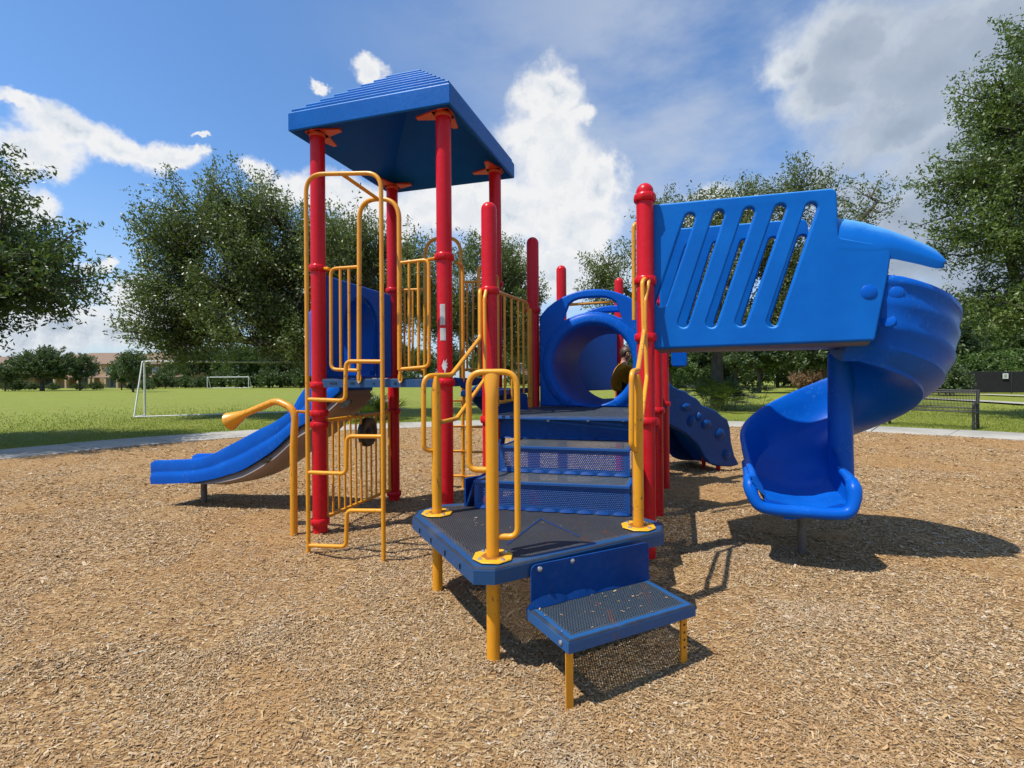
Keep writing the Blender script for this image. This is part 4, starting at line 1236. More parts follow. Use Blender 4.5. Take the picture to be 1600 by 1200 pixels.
# mulch bed
m = M(); NR, NA = 90, 240
vs_ = [(MC.x, MC.y, gz(MC.x, MC.y))]; fs_ = []
for j in range(1, NR + 1):
    for k in range(NA):
        a = 2 * math.pi * k / NA; r_ = (RI + rim(a) + .15) * (j / NR)
        x, y = MC.x + r_ * math.cos(a), MC.y + r_ * math.sin(a); vs_.append((x, y, gz(x, y)))
for k in range(NA): fs_.append((0, 1 + k, 1 + (k + 1) % NA))
for j in range(NR - 1):
    for k in range(NA):
        a, b_ = 1 + j * NA, 1 + (j + 1) * NA
        fs_.append((a + k, b_ + k, b_ + (k + 1) % NA, a + (k + 1) % NA))
me = bpy.data.meshes.new('mulch_bed'); me.from_pydata(vs_, [], fs_); me.materials.append(MULCH)
for p in me.polygons: p.use_smooth = True
tag(link('mulch_bed', me), 'round bed of tan wood chip mulch under the play structure', 'mulch', kind='structure')
# concrete path ring with joints
m = M(); NA = 260; skip = 0
for s in range(52):
    a0, a1 = 2 * math.pi * s / 52 + .0009, 2 * math.pi * (s + 1) / 52 - .0009
    lo, hi = [], []
    rs = []
    for k in range(6):
        a = a0 + (a1 - a0) * k / 5; ri, ro = RI + rim(a), RO_ + rim(a)
        ca, sa = math.cos(a), math.sin(a)
        zt = .012 + .004 * ((s * 7) % 3 - 1)
        rs.append([(MC.x + ri * ca, MC.y + ri * sa, -.08), (MC.x + ri * ca, MC.y + ri * sa, zt - .01), (MC.x + (ri + .012) * ca, MC.y + (ri + .012) * sa, zt), (MC.x + (ro - .012) * ca, MC.y + (ro - .012) * sa, zt), (MC.x + ro * ca, MC.y + ro * sa, zt - .01), (MC.x + ro * ca, MC.y + ro * sa, -.08)])
    m.loft(rs, True, True, False)
tag(m.build('path', CONC, fix=False), 'pale concrete footpath curving round the mulch bed', 'path', kind='structure')
# far paths on the right
def ribbon(name, pts, wd, z, label):
    P = smooth_path(pts, 8); L_, R_ = [], []
    for i, p in enumerate(P):
        a = P[max(0, i - 1)]; b_ = P[min(len(P) - 1, i + 1)]
        d = V3((b_[0] - a[0], b_[1] - a[1], 0)).normalized(); n = V3((-d.y, d.x, 0))
        L_.append((p[0] + n.x * wd / 2, p[1] + n.y * wd / 2, z)); R_.append((p[0] - n.x * wd / 2, p[1] - n.y * wd / 2, z))
    q = M().loft([L_, R_], False, False)
    tag(q.build(name, CONC, fix=False), label, 'path', kind='structure')
g1 = G(1640, 634); g2 = G(1540, 628); g3 = G(1450, 623.5); g4 = G(1330, 618)
ribbon('path', [tuple(g1 + (g1 - g2) * 1.5), tuple(g1), tuple(g2), tuple(g3), tuple(g4)], 1.1, .05, 'narrow pale walk crossing the grass behind the bench')
g1 = G(1640, 621); g2 = G(1530, 617)
ribbon('path', [tuple(g1 + (g1 - g2)), tuple(g1), tuple(g2)], 1.3, .06, 'pale walk along the foot of the black fence')

# ------------------------------------------------------------------ loose chips and grass
def quads_mesh(name, V, nq, mat_, rnd, extra=None):
    me = bpy.data.meshes.new(name)
    nv = V.shape[0]
    me.vertices.add(nv); me.vertices.foreach_set('co', V.astype(np.float32).ravel())
    k = nv // nq
    idx = np.arange(nv, dtype=np.int32)
    me.loops.add(nv); me.loops.foreach_set('vertex_index', idx)
    me.polygons.add(nq); me.polygons.foreach_set('loop_start', np.arange(0, nv, k, dtype=np.int32))
    me.polygons.foreach_set('loop_total', np.full(nq, k, np.int32))
    at = me.attributes.new('rnd', 'FLOAT', 'FACE'); at.data.foreach_set('value', rnd.astype(np.float32))
    me.update(calc_edges=True); me.materials.append(mat_)
    return me
def chips():
    P = []
    for r0_, r1_, dens, s in ((1.0, 3.0, 26000, 1.0), (3.0, 4.6, 14500, 1.15), (4.6, 7.0, 5000, 1.5), (7.0, 10.0, 1900, 1.9), (10, 15.5, 560, 2.4)):
        half = R(53)
        n = int(half * (r1_ ** 2 - r0_ ** 2) * dens)
        rr = np.sqrt(rng.uniform(r0_ ** 2, r1_ ** 2, n)); aa = rng.uniform(-half, half, n)
        P.append(np.stack([rr * np.sin(aa), rr * np.cos(aa), np.full(n, s)], 1))
    P = np.concatenate(P)
    d = np.hypot(P[:, 0] - MC.x, P[:, 1] - MC.y)
    ang = np.arctan2(P[:, 1] - MC.y, P[:, 0] - MC.x)
    lim = RI + .35 * np.sin(2 * ang + .6) + .18 * np.sin(3 * ang + 1.0)
    P = P[d < lim + np.where(rng.uniform(0, 1, len(P)) < .25, rng.gamma(1.0, .12, len(P)), 0)]
    # thin the chips where the bed is trodden to fine dust
    bare = np.array([noise.noise((x * .75, y * .75, 9.1)) + .6 * noise.noise((x * 2.3, y * 2.3, 2.1)) for x, y, s in P])
    keep = rng.uniform(0, 1, len(P)) < np.where(bare > .18, .30, 1.0)
    P = P[keep]; n = len(P)
    z = np.array([gz(x, y) for x, y, s in P]) + np.where(np.hypot(P[:, 0] - MC.x, P[:, 1] - MC.y) > RI - .45, .016, 0) + rng.uniform(.001, .009, n)
    L = np.exp(rng.normal(math.log(.0062), .55, n)).clip(.0028, .026) * P[:, 2]
    Wd = (np.exp(rng.normal(math.log(.00175), .42, n)).clip(.0008, .0055)) * P[:, 2]
    yaw = rng.uniform(0, 2 * math.pi, n); til = rng.normal(0, .22, n); rol = rng.normal(0, .40, n)
    # a few chips carried up onto the landing and the bottom step
    k_ = 0
    for tri, nn_, zz in (((Lp, Fp, Rp), 46, ZL), ((sq[0], sq[1], sq[2]), 16, ZS), ((sq[0], sq[2], sq[3]), 16, ZS)):
        for _ in range(nn_):
            a_, b_ = sorted(rng.uniform(.06, .94, 2)); q = tri[0] * a_ + tri[1] * (b_ - a_) + tri[2] * (1 - b_)
            P[k_, 0], P[k_, 1] = q.x, q.y; z[k_] = zz + .004; til[k_] *= .2; rol[k_] *= .2; L[k_] = min(L[k_], .011); k_ += 1
    ux_ = np.stack([np.cos(yaw) * np.cos(til), np.sin(yaw) * np.cos(til), np.sin(til)], 1)
    pe = np.stack([-np.sin(yaw), np.cos(yaw), np.zeros(n)], 1)
    up_ = np.cross(ux_, pe)
    vx = pe * np.cos(rol)[:, None] + up_ * np.sin(rol)[:, None]
    c = np.stack([P[:, 0], P[:, 1], z], 1)
    a = ux_ * L[:, None]; b_ = vx * Wd[:, None]
    j = lambda s=.35: (1 + rng.uniform(-s, s, (n, 1)))
    nup = np.cross(ux_, vx) * (Wd * .5)[:, None]
    V = np.stack([c - a * j() - b_ * j(.7), c + a * j(.5) - b_ * j(.9), c + a * j(.3) + b_ * j(.9), c - a * j(.5) + b_ * j(.7)], 1).reshape(-1, 3)
    return quads_mesh('mulch_chips', V, n, CHIP, rng.beta(1.6, 1.6, n) )
o = link('mulch_chips', chips()); tag(o, 'loose wood chips scattered over the mulch bed', 'wood chips', kind='stuff')
def grass():
    n = 110000
    aa = rng.uniform(-R(62), R(62), n) + math.pi / 2
    rr = RO_ + .35 * np.sin(2 * aa + .6) + .18 * np.sin(3 * aa + 1.0) + .02 + rng.gamma(1.25, 3.2, n)
    x = MC.x + rr * np.cos(aa); y = MC.y + rr * np.sin(aa)
    dd = np.hypot(x, y); s = np.clip(dd / 14, .9, 2.2)
    h = rng.uniform(.010, .032, n) * s; w_ = rng.uniform(.004, .009, n) * s
    yaw = rng.uniform(0, 2 * math.pi, n); lx = rng.normal(0, .5, n) * h; ly = rng.normal(0, .5, n) * h
    z0 = np.full(n, -.03)
    dx, dy = np.cos(yaw) * w_, np.sin(yaw) * w_
    V = np.stack([np.stack([x - dx, y - dy, z0], 1), np.stack([x + dx, y + dy, z0], 1), np.stack([x + lx, y + ly, z0 + h + .02], 1)], 1).reshape(-1, 3)
    return quads_mesh('grass_blades', V, n, GRASS, rng.beta(2, 2.4, n))
o = link('grass_blades', grass()); tag(o, 'short grass blades along the far edge of the path', 'grass', kind='stuff')
# ------------------------------------------------------------------ trees
def tree(name, label, cat, base, ells, nspray, nleaf, leaf, twig, trunk_r, upb=.5, lm=None, seed=1, group=None, thr=-.15, trunk_top=None, lean=(0, 0), limb_to=None, wdt=.42, fill=2.4, sag=0.0, droop=0):
    """trunk with limbs to every crown mass, twigs in the crown volume, leaves along the twigs"""
    lm = lm or LEAF_OAK
    g = np.random.default_rng(seed); rd = random.Random(seed)
    bx, by, bz = base
    t_ = thing(name, label, cat, base, 0, group)
    E = [(V3((e[0], e[1], e[2])), V3((e[3], e[4], e[5]))) for e in ells]
    vol = np.array([e[1].x * e[1].y * e[1].z for e in E]); vol = vol ** .8; vol /= vol.sum()
    zt = trunk_top or min(e[0].z - e[1].z * .5 for e in E)
    top = V3((lean[0], lean[1], zt))
    tm = M()
    tp_ = smooth_path([(0, 0, -.15), (lean[0] * .12, lean[1] * .12, zt * .35), (lean[0] * .5, lean[1] * .5, zt * .7), (top.x, top.y, top.z)], 4)
    n = len(tp_); tm.tube(tp_, [trunk_r * (1.35 if i == 0 else 1 - .35 * i / n) for i in range(n)], 10)
    nodes = []
    for c, r in E:
        mid = top.lerp(c, .5) + V3((g.normal(0, .12) * r.x, g.normal(0, .12) * r.y, -.10 * r.z))
        end = c + V3((0, 0, r.z * .35))
        lp_ = smooth_path([tuple(top), tuple(mid), tuple(c), tuple(end)], 4)
        k = len(lp_); lr = trunk_r * .55
        tm.tube(lp_, [lr * (1 - .8 * i / k) for i in range(k)], 7, False)
        nodes += [V3(p) for p in lp_[3:]]
    cen = np.zeros((nspray, 3)); dirs = np.zeros((nspray, 3)); keepn = 0; tries = 0
    while keepn < nspray and tries < nspray * 6:
        tries += 1
        c, r = E[g.choice(len(E), p=vol)]
        d = g.normal(0, 1, 3); d /= np.linalg.norm(d)
        f = g.uniform(0, 1) ** (1 / fill)
        if g.uniform() < .05: f = g.uniform(1.0, 1.15)
        p = np.array(c) + d * f * np.array(r)
        if p[2] < .25: continue
        q = p * (1.5 / (sum(r) / 3))
        if noise.noise((q[0] + seed, q[1], q[2])) < thr + (.12 if f > .8 else 0): continue
        o = d * .9 + np.array((0, 0, upb)) + g.normal(0, .35, 3); o[2] -= sag * f
        cen[keepn] = p; dirs[keepn] = o / np.linalg.norm(o); keepn += 1
    cen = cen[:keepn]; dirs = dirs[:keepn]; ns = keepn
    # secondary branches and twigs
    for i in range(ns):
        p = V3(cen[i]); d = V3(dirs[i])
        if i % 5 == 0:
            nd = min(nodes, key=lambda q: (q - p).length_squared)
            m_ = nd.lerp(p, .55) + V3((0, 0, -.08 * (nd - p).length))
            br = trunk_r * .13
            tm.tube([nd, m_, p + d * twig * .3], [br, br * .7, br * .25], 5, False)
        elif i % 2 == 0:
            tm.tube([p - d * twig * .8, p + d * twig * .5], [trunk_r * .035 + .003, .002], 3, False)
    tm.build('trunk', BARK, t_, fix=False, local=True)
    # leaves
    N_ = ns * nleaf
    ci = np.repeat(cen, nleaf, 0); di = np.repeat(dirs, nleaf, 0)
    tl = (g.uniform(-.75, 1.0, N_) * twig)[:, None]
    sp = g.normal(0, 1, (N_, 3)) * (twig * .17) * (1.15 - (tl / twig) * .55)
    pos = ci + di * tl + sp
    pos[:, 2] -= sag * .1
    ld = di * .6 + g.normal(0, .75, (N_, 3)); ld[:, 2] -= droop
    ld /= np.linalg.norm(ld, axis=1)[:, None]
    ot = g.normal(0, 1, (N_, 3)); sd_ = np.cross(ld, ot); sd_ /= np.linalg.norm(sd_, axis=1)[:, None]
    L = leaf * g.uniform(.65, 1.35, N_)[:, None]; Wd = L * wdt * g.uniform(.7, 1.2, N_)[:, None]
    V = np.stack([pos - ld * L * .5, pos + sd_ * Wd * .5 + ld * L * .05, pos + ld * L * .5, pos - sd_ * Wd * .5 + ld * L * .05], 1).reshape(-1, 3)
    lowf = np.array([noise.noise((p_[0] * .8 + seed, p_[1] * .8, p_[2] * .9)) for p_ in cen]) * .55 if ns else np.zeros(0)
    tone = np.repeat(g.normal(0, .14, ns) + lowf, nleaf)
    me = quads_mesh('crown', V, N_, lm, np.clip(g.beta(2, 2.6, N_) + tone, 0, 1))
    link('crown', me, t_)
    return t_
def copy_tree(o, loc, rz, s=1.0, label=None, group=None, cat=None):
    r = o.copy(); COL.objects.link(r); r.location = loc; r.rotation_euler = (0, 0, rz); r.scale = (s, s, s)
    if label: r['label'] = label
    if group: r['group'] = group
    for ch in list(o.children):
        c = ch.copy(); COL.objects.link(c); c.parent = r
    return r

# big oak behind the tower, on the left
b0 = G(566, 648)
tree('oak_tree', 'big dark feathery oak right behind the roofed tower, left of centre', 'tree', tuple(b0),
     [(-6.1, -.3, 5.3, 2.1, 2.3, 2.4), (-5.9, 0, 7.4, 1.5, 1.8, 1.6), (-4.3, 0, 7.4, 1.5, 1.8, 1.4), (-2.9, .2, 6.3, 2.2, 2.4, 1.8), (-6.2, -.4, 3.2, 2.0, 2.1, 1.3), (-4.0, -.3, 4.9, 2.3, 2.3, 2.0), (-3.0, -.6, 3.3, 2.3, 2.3, 1.4), (-.3, 0, 5.8, 2.3, 2.5, 1.7), (1.6, .4, 4.9, 1.7, 2.0, 1.6), (-.2, .3, 3.8, 1.9, 2.2, 1.2), (.9, .6, 6.6, 1.2, 1.2, .6)],
     3300, 56, .118, .78, .40, .75, LEAF_OAK, 11, thr=.05, trunk_top=2.4, lean=(-.7, 0))
# hanging moss under its limbs
g_ = np.random.default_rng(5); n = 2600
c_ = np.array([(-2.0, -.2, 2.5), (-1.5, .1, 2.35), (-2.6, 0, 2.7), (-1.1, .2, 2.6)])[g_.integers(0, 4, n)]
p_ = c_ + g_.normal(0, 1, (n, 3)) * (.35, .35, .42); l_ = g_.uniform(.10, .22, n)[:, None] * np.array((.12, .12, -1))
sd_ = g_.normal(0, 1, (n, 3)) * (.012, .012, 0)
V = np.stack([p_ - sd_, p_ + sd_, p_ + l_ + sd_ * .5 + g_.normal(0, .015, (n, 3)), p_ + l_ - sd_ * .5], 1).reshape(-1, 3)
oak = bpy.data.objects['oak_tree']
link('hanging_moss', quads_mesh('hanging_moss', V, n, MOSS, g_.beta(2, 2, n)), oak)
# left tree with its trunk outside the frame
tree('oak_tree', 'dense green oak reaching into the left edge of the frame, casting shade on the path', 'tree', (-13.6, 9.9, 0),
     [(.2, 0, 4.3, 3.2, 3.0, 2.2), (2.2, .2, 3.9, 2.2, 2.2, 1.25), (3.3, .2, 3.3, 1.5, 1.6, .75), (1.5, -.2, 2.7, 1.8, 1.8, .8), (.6, .3, 6.0, 2.0, 2.2, 1.4), (-1.8, 0, 4.5, 2.2, 2.4, 2.0)],
     2900, 50, .105, .52, .27, .30, LEAF_SHADE, 21, thr=-.14, trunk_top=2.0, fill=2.2)
# thin tree behind the tower's right side
tree('oak_tree', 'thinner oak showing between the tower and the tunnel', 'tree', tuple(G(760, 633)),
     [(-.2, 0, 4.6, 2.5, 2.5, 2.0), (.1, 0, 6.8, 2.0, 2.0, 1.6), (1.3, 0, 5.0, 1.7, 1.7, 2.0), (-2.0, 0, 4.4, 2.0, 2.0, 1.8), (.6, .2, 3.2, 2.6, 2.0, 1.2)],
     1500, 50, .13, .68, .22, .7, LEAF_OAK, 31, thr=.02, trunk_top=2.2)
# tree behind the spiral slide
tree('oak_tree', 'open crowned oak behind the spiral slide with a palmetto clump at its foot', 'tree', tuple(G(1121, 640)),
     [(-4.5, 0, 5.5, 1.2, 1.2, 1.0), (-3.2, 0, 4.5, 1.9, 1.8, 1.2), (-1.5, .2, 8.1, 1.5, 1.5, 1.0), (.8, 0, 7.9, 1.7, 1.8, 1.3), (3.3, 0, 8.7, 1.6, 1.4, 1.0), (6.3, 0, 8.1, .85, .85, 1.4), (4.2, 0, 6.2, 2.4, 2.2, 1.7), (-.4, 0, 5.6, 2.8, 2.4, 1.9), (2.4, 0, 5.2, 2.8, 2.4, 1.7), (-2.6, 0, 6.4, .9, .9, .9), (.2, 0, 3.7, 3.0, 2.4, 1.2), (4.0, 0, 3.9, 2.6, 2.2, 1.2)],
     2300, 50, .118, .68, .28, .7, LEAF_OAK, 41, thr=-.03, trunk_top=2.6)
# tree on the right edge
tree('oak_tree', 'tall leafy oak filling the right edge of the frame above the bench', 'tree', (18.0, 15.6, 0),
     [(-3.5, 0, 7.7, 1.4, 1.5, 1.0), (-2.5, 0, 9.8, 1.4, 1.6, 1.0), (-.9, 0, 11.6, 1.4, 1.6, 1.2), (-2.6, 0, 5.7, 1.9, 2.2, 1.6), (-2.6, -.2, 3.7, 2.2, 2.1, 1.1), (-1.0, 0, 8.4, 2.6, 2.6, 2.2), (1.0, 0, 10.0, 2.2, 2.2, 2.0), (1.6, .2, 7.0, 2.8, 2.4, 2.6), (1.2, 0, 4.4, 2.8, 2.4, 1.6)],
     2900, 50, .118, .62, .34, .55, LEAF_GREEN, 51, thr=-.04, trunk_top=2.6)

# palmetto clumps: fans of narrow blades
def palmetto(label, base, n_fans, r_, h_, seed, name='palmetto_clump'):
    g = np.random.default_rng(seed)
    Vs = []
    for i in range(n_fans):
        a = g.uniform(0, 2 * math.pi); el = g.uniform(.15, 1.25)
        st = np.array((g.normal(0, r_ * .35), g.normal(0, r_ * .35), 0.0))
        d = np.array((math.cos(a) * math.cos(el), math.sin(a) * math.cos(el), math.sin(el)))
        tip = st + d * np.array((r_, r_, h_)) * g.uniform(.45, .95)
        tip[2] = max(.12, tip[2])
        side = np.cross(d, (0, 0, 1)); side /= np.linalg.norm(side); up = np.cross(side, d)
        nb = 15
        for k in range(nb):
            q = (k / (nb - 1) - .5) * 2.5
            bd = d * math.cos(q) + side * math.sin(q) + up * g.normal(0, .12)
            L = .46 * g.uniform(.8, 1.1); wv_ = np.cross(bd, up); wv_ /= np.linalg.norm(wv_) + 1e-6
            e = tip + bd * L; e[2] -= .05
            mdl = tip + bd * L * .45
            Vs.append([tip, mdl - wv_ * .018, e, mdl + wv_ * .018])
        s2 = side * .008
        Vs.append([st - s2, st + s2, tip + s2, tip - s2])
    V = np.array(Vs).reshape(-1, 3); n = len(Vs)
    V += np.array(base) * 0
    t_ = thing(name, label, 'shrub', base)
    link('leaves', quads_mesh('leaves', V, n, LEAF_PALM, g.beta(2, 2.4, n)), t_)
    return t_
palmetto('dark palmetto clump round the trunk of the oak behind the spiral slide', tuple(G(1118, 641)), 170, 1.7, 1.35, 3)
palmetto('dark palmetto clump at the foot of the oak behind the blue wave slide', tuple(G(583, 655)), 60, .75, .8, 4)

# ---- far vegetation: three prototypes, then copies
FAR = 'trees along the far edge of the field'
pa = tree('shade_tree', 'round dense green tree in front of the tan townhouses, left', 'tree', tuple(G(66, 611)),
          [(0, 0, 3.5, 3.7, 3.4, 1.8), (.9, 0, 4.3, 2.8, 2.6, 1.5), (-1.7, 0, 3.1, 2.5, 2.4, 1.4), (2.3, 0, 3.0, 2.1, 2.0, 1.2)], 900, 34, .26, .5, .30, .3, LEAF_FAR, 61, thr=-.5, trunk_top=1.4)
pb_ = tree('field_tree', 'loose olive tree beside the round tree in front of the townhouses', 'tree', tuple(G(125, 610)),
          [(0, 0, 3.0, 2.0, 2.0, 1.5), (.8, 0, 4.0, 1.3, 1.3, 1.0), (-.7, 0, 3.7, 1.2, 1.2, .9)], 300, 28, .24, .5, .14, .6, LEAF_FAR, 62, thr=-.2, trunk_top=1.2)
pc = tree('field_tree', 'bright green small tree in front of the left goal frame', 'tree', tuple(G(190, 609)),
          [(0, 0, 2.6, 1.5, 1.5, 1.3), (.5, 0, 1.9, 1.4, 1.4, .9)], 260, 30, .22, .45, .10, .4, LEAF_BRIGHT, 63, thr=-.3, trunk_top=1.0)
pd = tree('hedge_shrub', 'dark rounded hedge shrub at the far edge of the field, left end', 'shrub', tuple(G(20, 611)),
          [(0, 0, .8, 1.5, 1.2, .95), (.9, 0, .7, 1.2, 1.0, .8)], 260, 26, .16, .3, .06, .3, LEAF_SHADE, 64, thr=-.6, trunk_top=.3)
pe_ = tree('field_tree', 'tall mixed tree of the far tree line', 'tree', tuple(D(300, 605, 90))[:2] + (0,),
          [(0, 0, 4.2, 2.6, 2.6, 2.0), (1.2, 0, 5.6, 1.8, 1.8, 1.4), (-1.4, 0, 3.2, 2.2, 2.2, 1.4)], 520, 30, .28, .6, .22, .5, LEAF_FAR, 65, thr=-.3, trunk_top=1.6)
pf = tree('field_tree', 'tall bright tree of the far tree line', 'tree', tuple(D(350, 605, 92))[:2] + (0,),
          [(0, 0, 4.0, 2.4, 2.4, 2.0), (.4, 0, 5.4, 1.7, 1.7, 1.3), (-1.2, 0, 2.6, 1.8, 1.8, 1.2)], 460, 30, .28, .6, .2, .5, LEAF_BRIGHT, 66, thr=-.3, trunk_top=1.6)
rr = random.Random(3)
HG = 'hedge shrubs along the far edge of the field'
# tree line across the far side of the field (behind the goals, tower and tunnel)
pe_['label'] = pf['label'] = 'tall leafy tree in the far tree line behind the goals and tower'
pe_['group'] = pf['group'] = FAR
for (px, Y, s, pr) in ((268, 68, .62, 'e'), (330, 68, .9, 'e'), (378, 60, .95, 'f'), (408, 66, 1.0, 'e'), (438, 62, 1.0, 'e'), (470, 66, .95, 'f'), (505, 62, 1.05, 'e'), (545, 66, 1.0, 'f'), (590, 60, .8, 'e'), (630, 64, .9, 'e'), (662, 58, .8, 'f'), (700, 66, .85, 'e'), (748, 62, .8, 'f'), (790, 64, .85, 'e'), (842, 60, .9, 'f'), (868, 62, .9, 'e'), (905, 58, .9, 'e'), (950, 60, .9, 'f'), (1000, 58, 1.0, 'e')):
    Y *= 1.38; s *= 1.22; p = D(px, 605, Y); copy_tree({'e': pe_, 'f': pf}[pr], (p.x, Y, 0), rr.uniform(0, 6.3), s * rr.uniform(.9, 1.1), group=FAR)
pd['label'] = 'dark rounded hedge shrub in the row along the far edge of the field'; pd['group'] = HG
for (px, Y, s) in ((46, 64, .8), (82, 62, .7), (128, 64, .75), (152, 62, .8), (206, 63, .7), (232, 60, .7), (258, 61, 1.1), (290, 62, .9), (322, 61, 1.0), (345, 62, 1.2), (372, 60, 1.2), (396, 61, 1.3), (420, 60, 1.4), (446, 60, 1.3), (470, 60, 1.4), (512, 62, 1.3), (560, 61, 1.2), (640, 61, 1.1), (672, 61, 1.1), (812, 61, 1.2), (846, 60, 1.2)):
    if px < 240: Y *= 1.17; s *= .86
    else: Y *= 1.36; s *= 1.22
    p = D(px, 605, Y); copy_tree(pd, (p.x, Y, 0), rr.uniform(0, 6.3), s * rr.uniform(.9, 1.1), group=HG)
copy_tree(pb_, tuple(D(208, 605, 58))[:2] + (0,), 2.0, .95, label='loose olive tree just left of the near white goal frame')
copy_tree(pb_, tuple(D(8, 605, 66))[:2] + (0,), 4.0, .7, label='small olive tree at the left end of the far hedge')
# woods on the right
WD_ = 'trees of the park wood on the right'
pe_r = 'leafy tree of the park wood on the right, behind the slides'
for (px, Y, s, pr) in ((1048, 46, .85, 'f'), (1085, 60, 1.1, 'e'), (1150, 56, 1.1, 'e'), (1186, 40, .95, 'e'), (1215, 58, 1.1, 'f'), (1250, 44, .9, 'e'), (1290, 38, .9, 'e'), (1310, 52, 1.1, 'f'), (1345, 40, 1.0, 'e'), (1390, 44, 1.1, 'f'), (1430, 40, 1.0, 'e'), (1470, 44, 1.1, 'e'), (1500, 48, 1.15, 'f'), (1545, 50, 1.2, 'e'), (1590, 48, 1.2, 'f'), (1640, 46, 1.2, 'e'), (1120, 70, 1.2, 'f'), (1265, 68, 1.2, 'e')):
    p = D(px, 605, Y); copy_tree({'e': pe_, 'f': pf}[pr], (p.x, Y, 0), rr.uniform(0, 6.3), s * rr.uniform(.9, 1.12), label=pe_r, group=WD_)
for (px, Y, s) in ((1060, 58, 1.9), (1095, 66, 2.4), (1135, 64, 2.2), (1165, 70, 2.6), (1225, 66, 2.4), (1255, 60, 2.0), (1285, 56, 1.8), (1320, 58, 2.2), (1360, 54, 2.0), (1400, 54, 2.0), (1440, 52, 2.0), (1030, 62, 2.0), (985, 62, 1.7), (940, 62, 1.7), (900, 62, 1.6), (870, 62, 1.6)):
    p = D(px, 605, Y); copy_tree(pd, (p.x, Y, 0), rr.uniform(0, 6.3), s * rr.uniform(.9, 1.1), label='dark undergrowth bush in the row closing the view under the far trees, right', group='undergrowth bushes on the right')
# low bright bush, dry plume grass and fence-side hedge
tree('round_bush', 'bright yellow green bush on the lawn left of the palmetto clump', 'shrub', tuple(G(1072, 609)), [(0, 0, 1.2, 1.5, 1.4, .9), (.3, 0, 1.9, 1.1, 1.0, .7)], 300, 30, .2, .35, .06, .5, LEAF_BRIGHT, 71, thr=-.6, trunk_top=.4)
tree('plume_grass', 'tawny dry plume grass clump at the edge of the wood', 'shrub', tuple(G(1262, 611.5)), [(0, 0, .9, 1.3, 1.0, .75), (1.3, 0, .7, .9, .8, .6)], 260, 30, .34, .5, .03, 1.6, LEAF_DRY, 72, thr=-.8, trunk_top=.2, wdt=.12)
tree('round_bush', 'dark low bush beside the tawny plume grass', 'shrub', tuple(G(1300, 611)), [(0, 0, .9, 1.3, 1.1, .9)], 220, 26, .2, .35, .06, .4, LEAF_SHADE, 73, thr=-.7, trunk_top=.3)
hs = tree('hedge_bush', 'fresh green bush spilling over the top of the black fence', 'shrub', tuple(D(1510, 605, 38.0))[:2] + (0,), [(0, 0, 1.6, 1.7, 1.2, 1.2), (1.6, 0, 1.5, 1.4, 1.2, 1.0)], 360, 30, .2, .4, .07, .5, LEAF_BRIGHT, 74, group='bushes behind the black fence', thr=-.7, trunk_top=.5)
for px, s in ((1555, 1.0), (1600, 1.1), (1650, 1.0), (1475, 1.0)):
    p = D(px, 605, 38.2); copy_tree(hs, (p.x, 38.2, 0), rr.uniform(0, 6), s, group='bushes behind the black fence')
tree('round_bush', 'green bush at the left end of the black fence', 'shrub', tuple(G(1484, 618)), [(0, 0, .9, 1.1, 1.0, 1.0)], 240, 28, .17, .3, .05, .5, LEAF_FAR, 75, thr=-.7, trunk_top=.3)
# ------------------------------------------------------------------ goals
def goal(label, A, B, h, depth_dir, r_, base_depth):
    A = V3(A); B = V3(B)
    t_ = thing('soccer_goal', label, 'goal', tuple((A + B) / 2))
    fr = M(); fr.tube(fillet([A, A + ez * h, B + ez * h, B], .10, 4), r_, 12); fr.build('front_frame', WHITEM, t_)
    d = V3(depth_dir).normalized()
    bk = M()
    for P in (A, B):
        q = P + d * base_depth
        bk.tube(fillet([P + ez * h, P + ez * h + d * .18, q + ez * .04], .1, 4), r_ * .75, 10)
        bk.tube([P + ez * .04, q + ez * .04], r_ * .75, 10)
    bk.tube([A + d * base_depth + ez * .04, B + d * base_depth + ez * .04], r_ * .7, 10)
    bk.build('back_frame', WHITEM, t_)
    return t_
gA = G(226.5, 650.5)
gdir = V3((.90, .42, 0)).normalized()
goal('near white soccer goal frame without a net on the lawn behind the wave slide', gA, gA + gdir * 6.3, 2.06, -V3((-gdir.y, gdir.x, 0)) + gdir * -.18, .036, .85)
a = D(324, 607, 78); b_ = D(388.5, 606, 78)
goal('far small white soccer goal frame in front of the hedge', (a.x, 78, 0), (b_.x, 78, 0), 1.75, (0, 1, 0), .055, .9)

# ------------------------------------------------------------------ bench
bd_ = V3((.60, -.80, 0)).normalized(); bf = V3((-.80, -.60, 0)).normalized()     # along, facing
bR = G(1520.5, 671) + bd_ * .0
BL = 1.85
t_ = thing('park_bench', 'black metal park bench with mesh seat and back beside the path', 'bench', tuple(bR - bd_ * BL / 2 - bf * .25))
def bench_pt(s, f_, z): return V3((bR.x, bR.y, 0)) - bd_ * s - bf * f_ + ez * z
# mesh of slim bars: seat curve and back
prof_ = [(.0, .43), (.02, .445), (.10, .44), (.22, .425), (.34, .42), (.42, .44), (.46, .50)]
profb = [(.46, .50), (.49, .62), (.52, .78), (.545, .93), (.56, .95)]
seat = M(); back = M()
nb = 62
for i in range(nb):
    s = .04 + (BL - .08) * i / (nb - 1)
    seat.tube([bench_pt(s, f_, z) for f_, z in prof_], .0052, 5, False)
    back.tube([bench_pt(s, f_, z) for f_, z in profb], .0052, 5, False)
for f_, z in ((.0, .43), (.46, .50)): seat.tube([bench_pt(.02, f_, z), bench_pt(BL - .02, f_, z)], .016, 8)
for f_, z in ((.56, .95), (.553, .90)): back.tube([bench_pt(.02, f_, z), bench_pt(BL - .02, f_, z)], .02, 8)
for f_, z in ((.15, .435), (.3, .42)): seat.tube([bench_pt(.02, f_, z), bench_pt(BL - .02, f_, z)], .005, 5)
